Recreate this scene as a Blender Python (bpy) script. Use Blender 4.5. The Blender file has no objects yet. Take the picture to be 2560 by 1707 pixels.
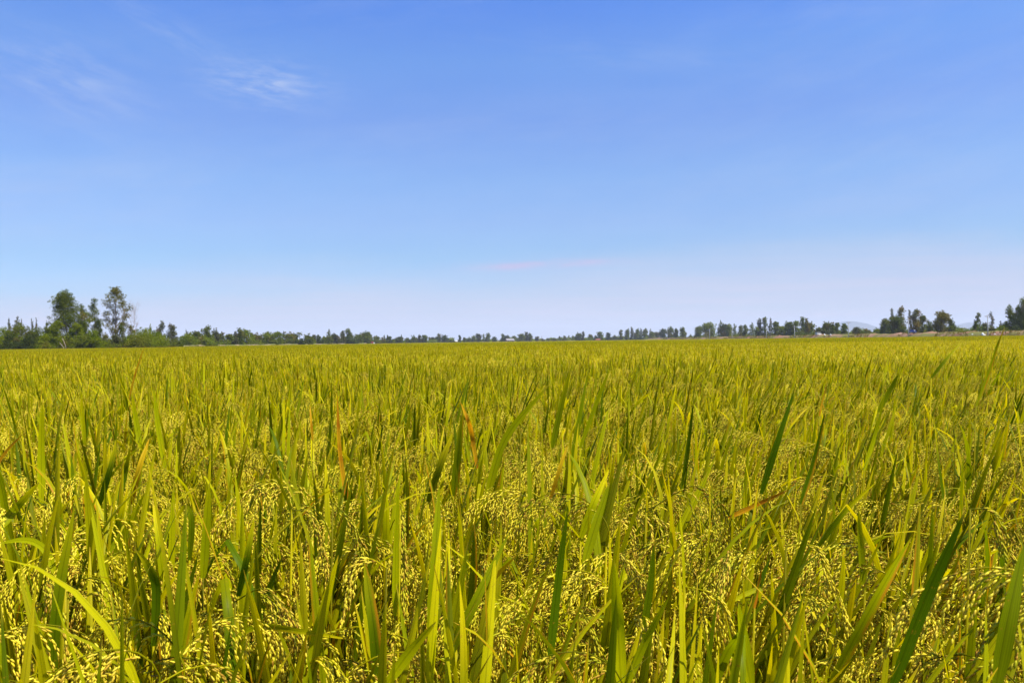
import bpy, math, random
import numpy as np
from mathutils import Vector, Matrix, Euler, Quaternion

# ------------------------------------------------------------------ camera
SC = bpy.context.scene
COL = SC.collection
W0, H0 = 2560.0, 1707.0
F = 2066.0                       # focal length in photo pixels
ZC = 1.24                        # camera height above the paddy soil
ROLL_S = 0.0134                  # horizon slope
HOR_A = 870.0                    # horizon row at the left edge
cam_data = bpy.data.cameras.new('camera')
cam_data.sensor_width = 22.3
cam_data.lens = 22.3 * F / W0
cam_data.clip_start = 0.05
cam_data.clip_end = 40000
cam_data.dof.use_dof = True
cam_data.dof.focus_distance = 2.6
cam_data.dof.aperture_fstop = 11.0
cam = bpy.data.objects.new('camera', cam_data)
COL.objects.link(cam)
SC.camera = cam
HC = HOR_A - ROLL_S * W0 / 2     # horizon row at the centre
pitch = math.atan((HC - H0 / 2) / F)       # horizon above the centre -> looking down
roll = -math.atan(ROLL_S)
Mcam = Matrix.Translation((0, 0, ZC)) @ Matrix.Rotation(math.radians(90) + pitch, 4, 'X') @ Matrix.Rotation(roll, 4, 'Z')
cam.matrix_world = Mcam

def ray(px, py):
    v = Vector(((px - W0 / 2) / F, -(py - H0 / 2) / F, -1.0))
    return (Mcam.to_3x3() @ v)

def at(px, py, d):
    """the place d metres in front of the camera plane (world Y) seen at a photo point"""
    v = ray(px, py)
    return Vector((0, 0, ZC)) + v * (d / v.y)

# ------------------------------------------------------------------ sky, sun, exposure
SUN_EL, SUN_AZ = math.radians(60), math.radians(118)      # azimuth clockwise from +Y
SC.view_settings.view_transform = 'Standard'
SC.view_settings.look = 'None'
SC.view_settings.exposure = 0.95
SC.view_settings.gamma = 1.0
world = bpy.data.worlds.new('World')
SC.world = world
world.use_nodes = True

class NT:
    """small helper for node trees"""
    def __init__(s, tree):
        s.t = tree
        tree.nodes.clear()
    def n(s, typ, **kw):
        nd = s.t.nodes.new(typ)
        for k, v in kw.items():
            setattr(nd, k, v)
        return nd
    def l(s, a, b):
        s.t.links.new(a, b)
    def m(s, op, a, b=None, c=None, clamp=False):
        nd = s.n('ShaderNodeMath', operation=op, use_clamp=clamp)
        for i, v in enumerate((a, b, c)):
            if v is None: continue
            if isinstance(v, (int, float)): nd.inputs[i].default_value = v
            else: s.l(v, nd.inputs[i])
        return nd.outputs[0]
    def mix(s, fac, a, b, blend='MIX'):
        nd = s.n('ShaderNodeMix', data_type='RGBA', blend_type=blend)
        for i, v in ((0, fac), (6, a), (7, b)):
            if isinstance(v, (int, float)): nd.inputs[i].default_value = v
            elif isinstance(v, tuple): nd.inputs[i].default_value = (*v[:3], 1)
            else: s.l(v, nd.inputs[i])
        return nd.outputs[2]
    def ramp(s, fac, stops, interp='LINEAR'):
        nd = s.n('ShaderNodeValToRGB')
        cr = nd.color_ramp
        cr.interpolation = interp
        while len(cr.elements) > 1: cr.elements.remove(cr.elements[-1])
        cr.elements[0].position = stops[0][0]
        cr.elements[0].color = (*stops[0][1], 1)
        for p, c in stops[1:]:
            e = cr.elements.new(p); e.color = (*c, 1)
        s.l(fac, nd.inputs[0])
        return nd.outputs[0]
    def sstep(s, v, lo, hi):
        nd = s.n('ShaderNodeMapRange', interpolation_type='SMOOTHSTEP')
        nd.inputs[1].default_value = lo; nd.inputs[2].default_value = hi
        s.l(v, nd.inputs[0])
        return nd.outputs[0]
    def noise(s, vec, scale, detail=3, rough=0.55, dist=0.0):
        nd = s.n('ShaderNodeTexNoise')
        nd.inputs['Scale'].default_value = scale
        nd.inputs['Detail'].default_value = detail
        nd.inputs['Roughness'].default_value = rough
        nd.inputs['Distortion'].default_value = dist
        if vec is not None: s.l(vec, nd.inputs['Vector'])
        return nd.outputs[0]
    def comb(s, x, y, z):
        nd = s.n('ShaderNodeCombineXYZ')
        for i, v in enumerate((x, y, z)):
            if isinstance(v, (int, float)): nd.inputs[i].default_value = v
            else: s.l(v, nd.inputs[i])
        return nd.outputs[0]

SKY_RAMP = [(0.0000, (0.7208, 1.0091, 1.3046)), (0.0140, (0.7208, 1.0091, 1.3046)), (0.0817, (0.7050, 0.9749, 1.4544)), (0.1442, (0.7320, 0.9821, 1.4295)), (0.2016, (0.7228, 0.9914, 1.3820)), (0.2820, (0.8403, 1.0386, 1.4557)), (0.3794, (0.8510, 1.1084, 1.5516)), (0.5093, (0.8308, 1.0866, 1.6657)), (0.6410, (0.8212, 1.1998, 1.8415)), (0.7593, (0.6464, 1.1081, 2.0286)), (1.0000, (0.5494, 0.9973, 1.9678))]
SKY_STRENGTH = 0.056
CLOUDS = True
def build_world():
    g = NT(world.node_tree)
    out = g.n('ShaderNodeOutputWorld')
    bg = g.n('ShaderNodeBackground')
    bg.inputs[1].default_value = SKY_STRENGTH
    g.l(bg.outputs[0], out.inputs[0])
    sky = g.n('ShaderNodeTexSky', sky_type='NISHITA', sun_disc=False)
    sky.sun_elevation = SUN_EL
    sky.sun_rotation = SUN_AZ
    sky.air_density = 1.0
    sky.dust_density = 0.6
    sky.ozone_density = 1.6
    tc = g.n('ShaderNodeTexCoord')
    sep = g.n('ShaderNodeSeparateXYZ')
    g.l(tc.outputs['Generated'], sep.inputs[0])
    X, Y, Z = sep.outputs
    elev = g.m('MAXIMUM', Z, 0.0)
    tint = g.ramp(g.m('MULTIPLY', elev, 2.0), SKY_RAMP)
    col = g.mix(1.0, sky.outputs[0], tint, 'MULTIPLY')
    if CLOUDS:
        yy = g.m('MAXIMUM', Y, 0.05)
        front = g.sstep(Y, 0.05, 0.3)
        u = g.m('DIVIDE', X, yy); v = g.m('DIVIDE', elev, yy)
        # thin lavender veil low over the plain, higher towards the right
        n1 = g.noise(g.comb(g.m('MULTIPLY', u, 1.6), g.m('MULTIPLY', v, 9.0), 3.1), 1.6, 5, 0.55, 0.4)
        n2 = g.noise(g.comb(g.m('MULTIPLY', u, 2.0), g.m('MULTIPLY', v, 60.0), 8.7), 2.0, 5, 0.6, 0.3)
        top = g.m('ADD', 0.088, g.m('ADD', g.m('MULTIPLY', g.sstep(u, -0.1, 0.6), 0.045), g.m('MULTIPLY', g.m('SUBTRACT', n1, 0.5), 0.09)))
        veil = g.m('SUBTRACT', 1.0, g.sstep(g.m('DIVIDE', v, top), 0.35, 1.15))
        veil = g.m('MULTIPLY', veil, g.m('ADD', 0.62, g.m('MULTIPLY', g.sstep(n2, 0.3, 0.7), 0.30)))
        # faint high cirrus
        def wisp(cu, cv, su, sv, rot, amount, seed, sc=7.0, strx=1.0):
            du = g.m('SUBTRACT', u, cu); dv = g.m('SUBTRACT', v, cv)
            c, s_ = math.cos(rot), math.sin(rot)
            a = g.m('ADD', g.m('MULTIPLY', du, c), g.m('MULTIPLY', dv, s_))
            b = g.m('SUBTRACT', g.m('MULTIPLY', dv, c), g.m('MULTIPLY', du, s_))
            a2 = g.m('POWER', g.m('DIVIDE', a, su), 2.0); b2 = g.m('POWER', g.m('DIVIDE', b, sv), 2.0)
            e = g.m('EXPONENT', g.m('MULTIPLY', g.m('ADD', a2, b2), -1.0))
            nz = g.noise(g.comb(g.m('MULTIPLY', a, strx), g.m('MULTIPLY', b, 4.5), seed), sc, 7, 0.66, 0.15)
            return g.m('MULTIPLY', g.m('MULTIPLY', e, g.sstep(nz, 0.36, 0.72)), amount)
        w = wisp(-0.295, 0.315, 0.070, 0.024, -0.12, 0.85, 1.0, 20.0)
        for args in ((-0.54, 0.325, 0.11, 0.045, -0.35, 0.50, 2.0, 10.0), (-0.40, 0.375, 0.12, 0.02, -0.5, 0.30, 3.0, 10.0), (0.42, 0.405, 0.20, 0.03, 0.18, 0.15, 5.0, 9.0),
                     (0.46, 0.24, 0.30, 0.16, 0.3, 0.20, 6.0, 5.0), (-0.05, 0.255, 0.35, 0.05, 0.05, 0.16, 7.0, 6.0), (0.15, 0.345, 0.2, 0.02, -0.1, 0.18, 9.0, 9.0), (-0.35, 0.20, 0.3, 0.05, 0.1, 0.14, 13.0, 6.0), (0.25, 0.17, 0.4, 0.04, 0.06, 0.16, 14.0, 6.0), (-0.2, 0.40, 0.3, 0.03, 0.1, 0.12, 15.0, 9.0), (-0.58, 0.17, 0.22, 0.09, 0.05, 0.34, 17.0, 4.0)):
            w = g.m('ADD', w, wisp(*args))
        streak = wisp(0.045, 0.0925, 0.085, 0.0050, 0.035, 1.3, 4.0, 9.0, 0.8)
        cum = g.m('ADD', wisp(-0.56, 0.030, 0.045, 0.016, 0.0, 0.75, 11.0, 26.0, 1.6), wisp(0.385, 0.026, 0.035, 0.009, 0.0, 0.45, 12.0, 26.0, 1.6))
        w = g.m('MINIMUM', w, 0.8)
        streak = g.m('MINIMUM', streak, 0.75)
        VE, WI, ST, CU = [tuple(c / 1.932 / SKY_STRENGTH for c in q) for q in ((0.615, 0.632, 0.815), (0.43, 0.555, 0.87), (0.60, 0.53, 0.80), (0.76, 0.70, 0.78))]
        col = g.mix(g.m('MULTIPLY', w, front), col, WI)
        col = g.mix(g.m('MULTIPLY', veil, front), col, VE)
        low = g.m('SUBTRACT', 1.0, g.sstep(v, 0.0, 0.035))
        col = g.mix(g.m('MULTIPLY', g.m('MULTIPLY', low, front), 0.75), col, tuple(c / 1.932 / SKY_STRENGTH for c in (0.50, 0.565, 0.74)))
        mot = g.noise(g.comb(g.m('MULTIPLY', u, 3.0), g.m('MULTIPLY', v, 9.0), 21.0), 2.2, 6, 0.6, 0.2)
        mv = g.m('ADD', 0.93, g.m('MULTIPLY', mot, 0.14))
        col = g.mix(1.0, col, g.comb(mv, g.m('ADD', 0.955, g.m('MULTIPLY', mot, 0.09)), g.m('ADD', 0.985, g.m('MULTIPLY', mot, 0.03))), 'MULTIPLY')
        col = g.mix(g.m('MULTIPLY', streak, front), col, ST)
        col = g.mix(g.m('MULTIPLY', cum, front), col, CU)
    g.l(col, bg.inputs[0])
build_world()

sun_d = bpy.data.lights.new('sun', 'SUN')
sun_d.energy = 5.0
sun_d.angle = math.radians(0.53)
sun_d.color = (1.0, 0.95, 0.86)
sun = bpy.data.objects.new('sun', sun_d)
COL.objects.link(sun)
sdir = Vector((math.sin(SUN_AZ) * math.cos(SUN_EL), math.cos(SUN_AZ) * math.cos(SUN_EL), math.sin(SUN_EL)))
sun.rotation_euler = sdir.to_track_quat('Z', 'Y').to_euler()

# ------------------------------------------------------------------ materials
def new_mat(name):
    m = bpy.data.materials.new(name)
    m.use_nodes = True
    return m, NT(m.node_tree)

def simple_mat(name, col, rough=0.7, var=0.25, scale=6.0, spec=0.3, bump=0.0, col2=None, metal=0.0):
    m, g = new_mat(name)
    out = g.n('ShaderNodeOutputMaterial')
    p = g.n('ShaderNodeBsdfPrincipled')
    p.inputs['Roughness'].default_value = rough
    p.inputs['Specular IOR Level'].default_value = spec
    p.inputs['Metallic'].default_value = metal
    tc = g.n('ShaderNodeTexCoord')
    nz = g.noise(tc.outputs['Object'], scale, 4, 0.6)
    c2 = col2 or tuple(c * (1 - var) for c in col)
    c = g.mix(g.sstep(nz, 0.3, 0.7), col, c2)
    g.l(c, p.inputs['Base Color'])
    if bump:
        b = g.n('ShaderNodeBump'); b.inputs['Strength'].default_value = bump
        g.l(nz, b.inputs['Height']); g.l(b.outputs[0], p.inputs['Normal'])
    g.l(p.outputs[0], out.inputs[0])
    return m

def rice_leaf_mat():
    m, g = new_mat('rice_leaf')
    out = g.n('ShaderNodeOutputMaterial')
    at_ = g.n('ShaderNodeAttribute', attribute_name='tone')
    sp = g.n('ShaderNodeSeparateColor'); g.l(at_.outputs['Color'], sp.inputs[0])
    T, R, D = sp.outputs            # along the blade, random per blade, dryness
    A = at_.outputs['Alpha']        # across the blade
    oi = g.n('ShaderNodeObjectInfo')
    rr = g.m('FRACT', g.m('ADD', R, oi.outputs['Random']))
    tc = g.n('ShaderNodeTexCoord')
    green = g.mix(g.m('POWER', rr, 1.6), LEAF_A, LEAF_B)
    # ripening: yellow towards the tip on some blades
    y = g.m('MULTIPLY', g.sstep(T, 0.35, 1.0), g.sstep(g.m('FRACT', g.m('MULTIPLY', rr, 7.3)), 0.30, 0.95))
    c = g.mix(g.m('MULTIPLY', y, 0.85), green, LEAF_Y)
    nz = g.noise(tc.outputs['Object'], 14, 4, 0.65)
    dry = g.mix(g.sstep(nz, 0.35, 0.7), (0.62, 0.34, 0.010), (0.42, 0.13, 0.006))
    # rust along one margin
    edge = g.m('MULTIPLY', g.sstep(A, 0.62, 0.95), g.sstep(g.m('FRACT', g.m('MULTIPLY', rr, 13.7)), 0.80, 0.9))
    c = g.mix(g.m('MULTIPLY', edge, g.sstep(nz, 0.3, 0.6)), c, (0.52, 0.23, 0.008))
    # scorched tips and small rusty spots
    burn = g.m('MULTIPLY', g.sstep(g.m('ADD', T, g.m('MULTIPLY', nz, 0.12)), 0.97, 1.06), g.sstep(g.m('FRACT', g.m('MULTIPLY', rr, 23.1)), 0.35, 0.5))
    c = g.mix(g.m('MULTIPLY', burn, 0.8), c, (0.52, 0.36, 0.03))
    fine = g.noise(tc.outputs['Object'], 170, 2, 0.6)
    c = g.mix(g.m('MULTIPLY', g.sstep(fine, 0.66, 0.74), 0.7), c, (0.34, 0.20, 0.012))
    c = g.mix(D, c, dry)
    vein = g.m('SINE', g.m('MULTIPLY', A, 50.0))
    mid = g.m('SUBTRACT', 1.0, g.sstep(g.m('ABSOLUTE', g.m('SUBTRACT', A, 0.5)), 0.02, 0.09))
    v = g.m('ADD', 1.0, g.m('ADD', g.m('MULTIPLY', vein, 0.12), g.m('MULTIPLY', mid, -0.30)))
    v = g.m('MULTIPLY', v, g.m('ADD', 0.88, g.m('MULTIPLY', nz, 0.24)))
    c = g.mix(1.0, c, g.comb(v, v, v), 'MULTIPLY')
    p = g.n('ShaderNodeBsdfPrincipled')
    p.inputs['Roughness'].default_value = 0.45
    p.inputs['Specular IOR Level'].default_value = 0.06
    g.l(c, p.inputs['Base Color'])
    t = g.n('ShaderNodeBsdfTranslucent')
    g.l(g.mix(1.0, c, (1.35, 1.25, 0.5), 'MULTIPLY'), t.inputs[0])
    mx = g.n('ShaderNodeMixShader'); mx.inputs[0].default_value = 0.48
    g.l(p.outputs[0], mx.inputs[1]); g.l(t.outputs[0], mx.inputs[2])
    g.l(mx.outputs[0], out.inputs[0])
    return m

def rice_grain_mat():
    m, g = new_mat('rice_grain')
    out = g.n('ShaderNodeOutputMaterial')
    at_ = g.n('ShaderNodeAttribute', attribute_name='tone')
    sp = g.n('ShaderNodeSeparateColor'); g.l(at_.outputs['Color'], sp.inputs[0])
    T, R, D = sp.outputs
    oi = g.n('ShaderNodeObjectInfo')
    rr = g.m('FRACT', g.m('ADD', R, oi.outputs['Random']))
    c = g.ramp(rr, [(0.0, (0.40, 0.42, 0.010)), (0.18, (0.58, 0.50, 0.02)), (0.40, GRAIN_A), (0.7, GRAIN_B), (0.93, (0.58, 0.38, 0.03)), (1.0, (0.34, 0.17, 0.015))])
    c = g.mix(g.m('MULTIPLY', g.sstep(T, 0.72, 1.0), 0.35), c, (0.50, 0.30, 0.02))
    p = g.n('ShaderNodeBsdfPrincipled')
    p.inputs['Roughness'].default_value = 0.5
    p.inputs['Specular IOR Level'].default_value = 0.14
    g.l(c, p.inputs['Base Color'])
    t = g.n('ShaderNodeBsdfTranslucent')
    g.l(c, t.inputs[0])
    mx = g.n('ShaderNodeMixShader'); mx.inputs[0].default_value = 0.30
    g.l(p.outputs[0], mx.inputs[1]); g.l(t.outputs[0], mx.inputs[2])
    g.l(mx.outputs[0], out.inputs[0])
    return m

LEAF_A, LEAF_B, LEAF_Y = (0.068, 0.122, 0.0005), (0.440, 0.445, 0.0010), (0.68, 0.565, 0.002)
GRAIN_A, GRAIN_B = (0.76, 0.62, 0.022), (0.86, 0.73, 0.055)
M_LEAF = rice_leaf_mat()
M_GRAIN = rice_grain_mat()

# ------------------------------------------------------------------ mesh buffer
class MB:
    """collects vertices and faces with a 'tone' colour per vertex, a material slot per face and a piece number"""
    def __init__(s):
        s.v, s.f, s.c, s.mi, s.pid, s.k = [], [], [], [], [], 0
        s.smooth = True
    def vert(s, p, c=(0, 0, 0, 0)):
        s.v.append((p[0], p[1], p[2])); s.c.append(c); s.pid.append(s.k)
        return len(s.v) - 1
    def face(s, idx, mi=0):
        s.f.append(tuple(idx)); s.mi.append(mi)
    def box(s, lo, hi, mi=0, c=(0, 0, 0, 0)):
        x0, y0, z0 = lo; x1, y1, z1 = hi
        b = [s.vert(p, c) for p in ((x0,y0,z0),(x1,y0,z0),(x1,y1,z0),(x0,y1,z0),(x0,y0,z1),(x1,y0,z1),(x1,y1,z1),(x0,y1,z1))]
        for q in ((0,3,2,1),(4,5,6,7),(0,1,5,4),(1,2,6,5),(2,3,7,6),(3,0,4,7)):
            s.face([b[i] for i in q], mi)
    def tube(s, pts, rads, n=5, mi=0, c=(0, 0, 0, 0), cap=True):
        rings = []
        up0 = Vector((0.31, 0.2, 0.93)).normalized()
        for i, p in enumerate(pts):
            a = pts[max(i - 1, 0)]; b = pts[min(i + 1, len(pts) - 1)]
            d = (Vector(b) - Vector(a)).normalized()
            u = d.cross(up0)
            if u.length < 0.1: u = d.cross(Vector((1, 0, 0)))
            u.normalize(); w = d.cross(u)
            rings.append([s.vert(Vector(p) + (u * math.cos(2*math.pi*k/n) + w * math.sin(2*math.pi*k/n)) * rads[i], c) for k in range(n)])
        for r0, r1 in zip(rings, rings[1:]):
            for k in range(n):
                s.face((r0[k], r0[(k+1) % n], r1[(k+1) % n], r1[k]), mi)
        if cap:
            s.face(rings[-1], mi); s.face(rings[0][::-1], mi)
    def mesh(s, name, mats):
        me = bpy.data.meshes.new(name)
        me.from_pydata(s.v, [], s.f)
        for m in mats: me.materials.append(m)
        me.polygons.foreach_set('material_index', s.mi)
        me.polygons.foreach_set('use_smooth', [s.smooth] * len(s.f))
        a = me.attributes.new('tone', 'FLOAT_COLOR', 'POINT')
        a.data.foreach_set('color', np.array(s.c, dtype=np.float32).ravel())
        me.update()
        return me
    def obj(s, name, mats, parent=None, loc=None):
        o = bpy.data.objects.new(name, s.mesh(name, mats))
        COL.objects.link(o)
        if parent: o.parent = parent
        if loc is not None: o.location = loc
        return o

def tag(o, label=None, cat=None, group=None, kind=None):
    if label: o['label'] = label
    if cat: o['category'] = cat
    if group: o['group'] = group
    if kind: o['kind'] = kind
    return o

def thing(name, label, cat, loc, group=None, rz=0.0):
    o = bpy.data.objects.new(name, None)
    o.empty_display_size = 0.2
    COL.objects.link(o)
    o.location = loc
    o.rotation_euler = (0, 0, rz)
    return tag(o, label, cat, group)

# ------------------------------------------------------------------ rice plant pieces
def blade_on(mb, ctr, W, side, rnd, dry, fold=0.18, prof=None, rows=True, flat=False, wmin=0.0):
    """a blade along the points ctr; side = list of unit vectors across it"""
    n = len(ctr)
    prev = None
    for i, p in enumerate(ctr):
        t = i / (n - 1)
        w = W * (prof(t) if prof else min(1.0, 0.55 + 2.2 * t) * max(0.0, 1 - t ** 3.2) ** 0.8)
        w = max(w * (1 + 0.05 * math.sin(9.0 * t + 40 * rnd)), 0.0006, wmin)
        d = (ctr[min(i+1, n-1)] - ctr[max(i-1, 0)]).normalized()
        sd = side[i]
        nm = sd.cross(d).normalized()
        c = lambda a: (t, rnd, dry, a)
        if flat:
            r = (mb.vert(p - sd * w / 2, c(0.0)), mb.vert(p + sd * w / 2, c(1.0)))
        else:
            r = (mb.vert(p - sd * w / 2, c(0.0)), mb.vert(p - nm * w * fold, c(0.5)), mb.vert(p + sd * w / 2, c(1.0)))
        if prev:
            for a in range(len(r) - 1):
                mb.face((prev[a], prev[a+1], r[a+1], r[a]), 0)
        prev = r

def blade(mb, base, az, L, W, th0, bend, n, R, rnd, dry=0.0, droop=1.6, twist=0.0, flat=False, wmin=0.0):
    """a blade that starts th0 from the vertical towards az and bends over by bend radians"""
    h = Vector((math.cos(az), math.sin(az), 0))
    s0 = Vector((-math.sin(az), math.cos(az), 0))
    p = Vector(base); ctr = [p.copy()]; sides = []
    kink = R.uniform(0.45, 0.85) if R.random() < 0.07 else 2.0
    for i in range(n):
        t = (i + 0.5) / n
        a = th0 + bend * t ** droop + (1.5 if t > kink else 0.0)
        p = p + (h * math.sin(a) + Vector((0, 0, 1)) * math.cos(a)) * (L / n)
        ctr.append(p.copy())
    for i in range(n + 1):
        d = (ctr[min(i+1, n)] - ctr[max(i-1, 0)]).normalized()
        q = Quaternion(d, twist * i / n + R.uniform(-.05, .05))
        sides.append(q @ s0)
    blade_on(mb, ctr, W, sides, rnd, dry, flat=flat, wmin=wmin)

def grain(mb, p, d, L, r, R, rnd):
    d = d.normalized()
    u = d.cross(Vector((0.3, 0.5, 0.81))).normalized(); w = d.cross(u)
    a0 = R.uniform(0, 1.5)
    rings = []
    for t, q in ((0.28, 0.82), (0.62, 0.84)):
        rings.append([mb.vert(p + d * (L * t) + (u * math.cos(a0 + k * math.pi/2) * r + w * math.sin(a0 + k * math.pi/2) * r * 0.8) * q, (t, rnd, 0, 0)) for k in range(4)])
    b = mb.vert(p, (0, rnd, 0, 0)); e = mb.vert(p + d * L, (1, rnd, 0, 0))
    for k in range(4):
        k2 = (k + 1) % 4
        mb.face((b, rings[0][k2], rings[0][k]), 1)
        mb.face((rings[0][k], rings[0][k2], rings[1][k2], rings[1][k]), 1)
        mb.face((rings[1][k], rings[1][k2], e), 1)

def panicle(mb, base, az, R, L=0.22, a0=0.25, a1=2.5, nb=11, gl=0.0100, detail=1, path=None, prnd=None):
    """an arching panicle of branches set with grains"""
    h = Vector((math.cos(az), math.sin(az), 0)); Z = Vector((0, 0, 1))
    if path is None:
        n = 10; p = Vector(base); path = [p.copy()]
        for i in range(n):
            t = (i + 0.5) / n
            a = a0 + (a1 - a0) * t ** 0.78
            p = p + (h * math.sin(a) + Z * math.cos(a)) * (L / n)
            path.append(p.copy())
    n = len(path) - 1
    if detail: mb.tube(path, [0.0013 * (1 - 0.6 * i / n) for i in range(n + 1)], 3, 0, (0.4, 0.75, 0.15, 0.3), cap=False)
    pr = R.random() if prnd is None else prnd
    for k in range(nb):
        s = 0.16 + 0.84 * (k + R.uniform(-.3, .3)) / (nb - 1 if nb > 1 else 1)
        s = min(max(s, 0.05), 1.0)
        f = s * n; i = min(int(f), n - 1)
        p = path[i].lerp(path[i+1], f - i)
        d = (path[i+1] - path[i]).normalized()
        q = Vector((R.gauss(0, 1), R.gauss(0, 1), R.gauss(0, 1)))
        q = (q - d * q.dot(d)).normalized()
        spread = R.uniform(0.05, 0.24)
        bd = (d + q * spread).normalized()
        bl = L * R.uniform(0.30, 0.48) * (1.0 - 0.25 * s)
        if detail:
            st = gl * 0.42
            m = max(4, int(bl / st))
        else:
            m = 2; st = bl / m
        for j in range(m):
            bd = (bd + Vector((0, 0, -1)) * (0.20 if detail else 0.25)).normalized()
            p = p + bd * st
            o = Vector((R.gauss(0, 1), R.gauss(0, 1), R.gauss(0, 1)))
            o = (o - bd * o.dot(bd)).normalized()
            gd = (bd + o * (R.uniform(0.05, 0.19) if detail else 0.15))
            rn = (pr + R.gauss(0, 0.13)) % 1.0
            if detail: grain(mb, p + o * 0.0014, gd, gl * R.uniform(0.88, 1.1), 0.00158 * gl / 0.0095, R, rn)
            else: grain(mb, p, gd, st * 1.5, 0.0045, R, rn)

def tiller(mb, x, y, R, detail=2, lean=0.0, leanaz=0.0):
    """one rice tiller: stem, lower leaves, erect flag leaf, panicle"""
    az = R.uniform(0, 2 * math.pi)
    hz = R.uniform(0.60, 0.74)
    lv = Vector((math.sin(lean) * math.cos(leanaz), math.sin(lean) * math.sin(leanaz), math.cos(lean)))
    base = Vector((x, y, 0))
    def st(z): return base + lv * z + Vector((math.cos(az), math.sin(az), 0)) * (0.03 * z * z)
    rn = R.random()
    if detail == 2:
        mb.tube([st(0.0), st(0.3), st(0.5), st(hz)], [0.0028, 0.0026, 0.0022, 0.0016], 3, 0, (0.15, rn, R.choice((0.0, 0.2, 0.5)), 0.3), cap=False)
    ns = 6 if detail == 2 else 3
    fl = detail < 2
    wm = 0.0
    dryp = lambda p: (R.uniform(0.6, 1.0) if R.random() < p else (R.uniform(0, 0.15)))
    # flag leaf and the one below it
    blade(mb, st(hz - 0.06), az + R.uniform(-.6, .6), R.uniform(0.21, 0.39), R.uniform(0.0105, 0.0160), lean + R.uniform(0.02, 0.36), R.uniform(0.0, 0.35) if R.random() < 0.86 else R.uniform(0.6, 1.7), ns + 1, R, R.random(), dryp(0.004), twist=R.uniform(-.5, .5), flat=fl, wmin=wm)
    if R.random() < 0.8:
        blade(mb, st(hz - 0.17), az + math.pi + R.uniform(-.7, .7), R.uniform(0.26, 0.42), R.uniform(0.0090, 0.0145), lean + R.uniform(0.08, 0.4), R.uniform(0.0, 0.5) if R.random() < 0.8 else R.uniform(0.8, 1.9), ns, R, R.random(), dryp(0.010), twist=R.uniform(-.6, .6), flat=fl, wmin=wm)
    if R.random() < 0.55:
        blade(mb, st(hz - 0.36), R.uniform(0, 6.28), R.uniform(0.25, 0.4), R.uniform(0.008, 0.013), R.uniform(0.2, 0.7), R.uniform(0.2, 1.6), ns - (1 if detail == 2 else 0), R, R.random(), dryp(0.22), twist=R.uniform(-.6, .6), flat=fl, wmin=wm)
    if R.random() < 0.9:
        pz = st(hz) + Vector((0, 0, R.uniform(0.0, 0.08)))
        if detail == 2: mb.tube([st(hz), pz], [0.0016, 0.0013], 3, 0, (0.3, rn, 0.1, 0.3), cap=False)
        paz = az + R.uniform(-1, 1)
        a1 = R.uniform(2.3, 3.1)
        if detail == 2:
            panicle(mb, pz, paz, R, R.uniform(0.19, 0.25), lean * 0.5 + R.uniform(0.1, 0.3), a1, R.randint(11, 15))
        else:
            panicle(mb, pz, paz, R, R.uniform(0.19, 0.25), lean * 0.5 + R.uniform(0.1, 0.3), a1, 8, detail=0)

# ------------------------------------------------------------------ the rice crop: one mass, instanced by geometry nodes from its own mesh
def wind(x, y):
    """how far the crop leans (radians) towards +X at a place"""
    a = x / max(y, 0.3)
    return 0.13 + 0.25 * math.tanh(a * 1.9) + 0.05 * math.sin(x * 1.7 + y * 0.9) + 0.04 * math.sin(0.37 * y - 0.21 * x)

R0 = random.Random(11)
crop = MB()
NEAR, MID, FAR, VFAR = [], [], [], []
kk = 0
for i in range(14):                         # clusters of tillers
    crop.k = kk; NEAR.append(kk); kk += 1
    for j in range(R0.choice((4, 5, 5, 6))):
        r = 0.062 * math.sqrt(R0.random()); a = R0.uniform(0, 6.28)
        tiller(crop, r * math.cos(a), r * math.sin(a), R0, 2)
for cl, ln in ((0, 0.04), (1, 0.18), (2, 0.40)):     # square metre patches, three wind leans
    for i in range(3):
        crop.k = kk; MID.append((kk, cl)); kk += 1
        for j in range(290):
            tiller(crop, R0.uniform(-.5, .5), R0.uniform(-.5, .5), R0, 1, ln + R0.gauss(0, 0.05), R0.gauss(0, 0.3))
for i in range(3):                          # 4 m patches
    crop.k = kk; FAR.append(kk); kk += 1
    for j in range(1500):
        x, y = R0.uniform(-2, 2), R0.uniform(-2, 2)
        blade(crop, (x, y, R0.uniform(0.48, 0.6)), R0.gauss(0.2, 1.4), R0.uniform(0.3, 0.46), R0.uniform(0.018, 0.026), R0.uniform(0.02, 0.4), R0.uniform(0, 0.5), 2, R0, R0.random(), 0.9 if R0.random() < 0.02 else 0.0, flat=True)
        if j % 3 != 0:
            panicle(crop, Vector((x, y, R0.uniform(0.64, 0.77))), R0.uniform(0, 6.28), R0, 0.2, 0.3, 2.3, 4, detail=0)
for i in range(3):                          # 12 m patches
    crop.k = kk; VFAR.append(kk); kk += 1
    for j in range(3800):
        x, y = R0.uniform(-6, 6), R0.uniform(-6, 6)
        blade(crop, (x, y, R0.uniform(0.4, 0.55)), R0.gauss(0.2, 1.4), R0.uniform(0.32, 0.46), R0.uniform(0.04, 0.07), R0.uniform(0.02, 0.4), R0.uniform(0, 0.5), 2, R0, R0.random(), 0.9 if R0.random() < 0.02 else 0.0, flat=True)
        if j % 3 != 0:
            grain(crop, Vector((x, y, R0.uniform(0.74, 0.88))), Vector((R0.gauss(0, 1), R0.gauss(0, 1), -0.6)), 0.16, 0.03, R0, R0.random())

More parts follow.
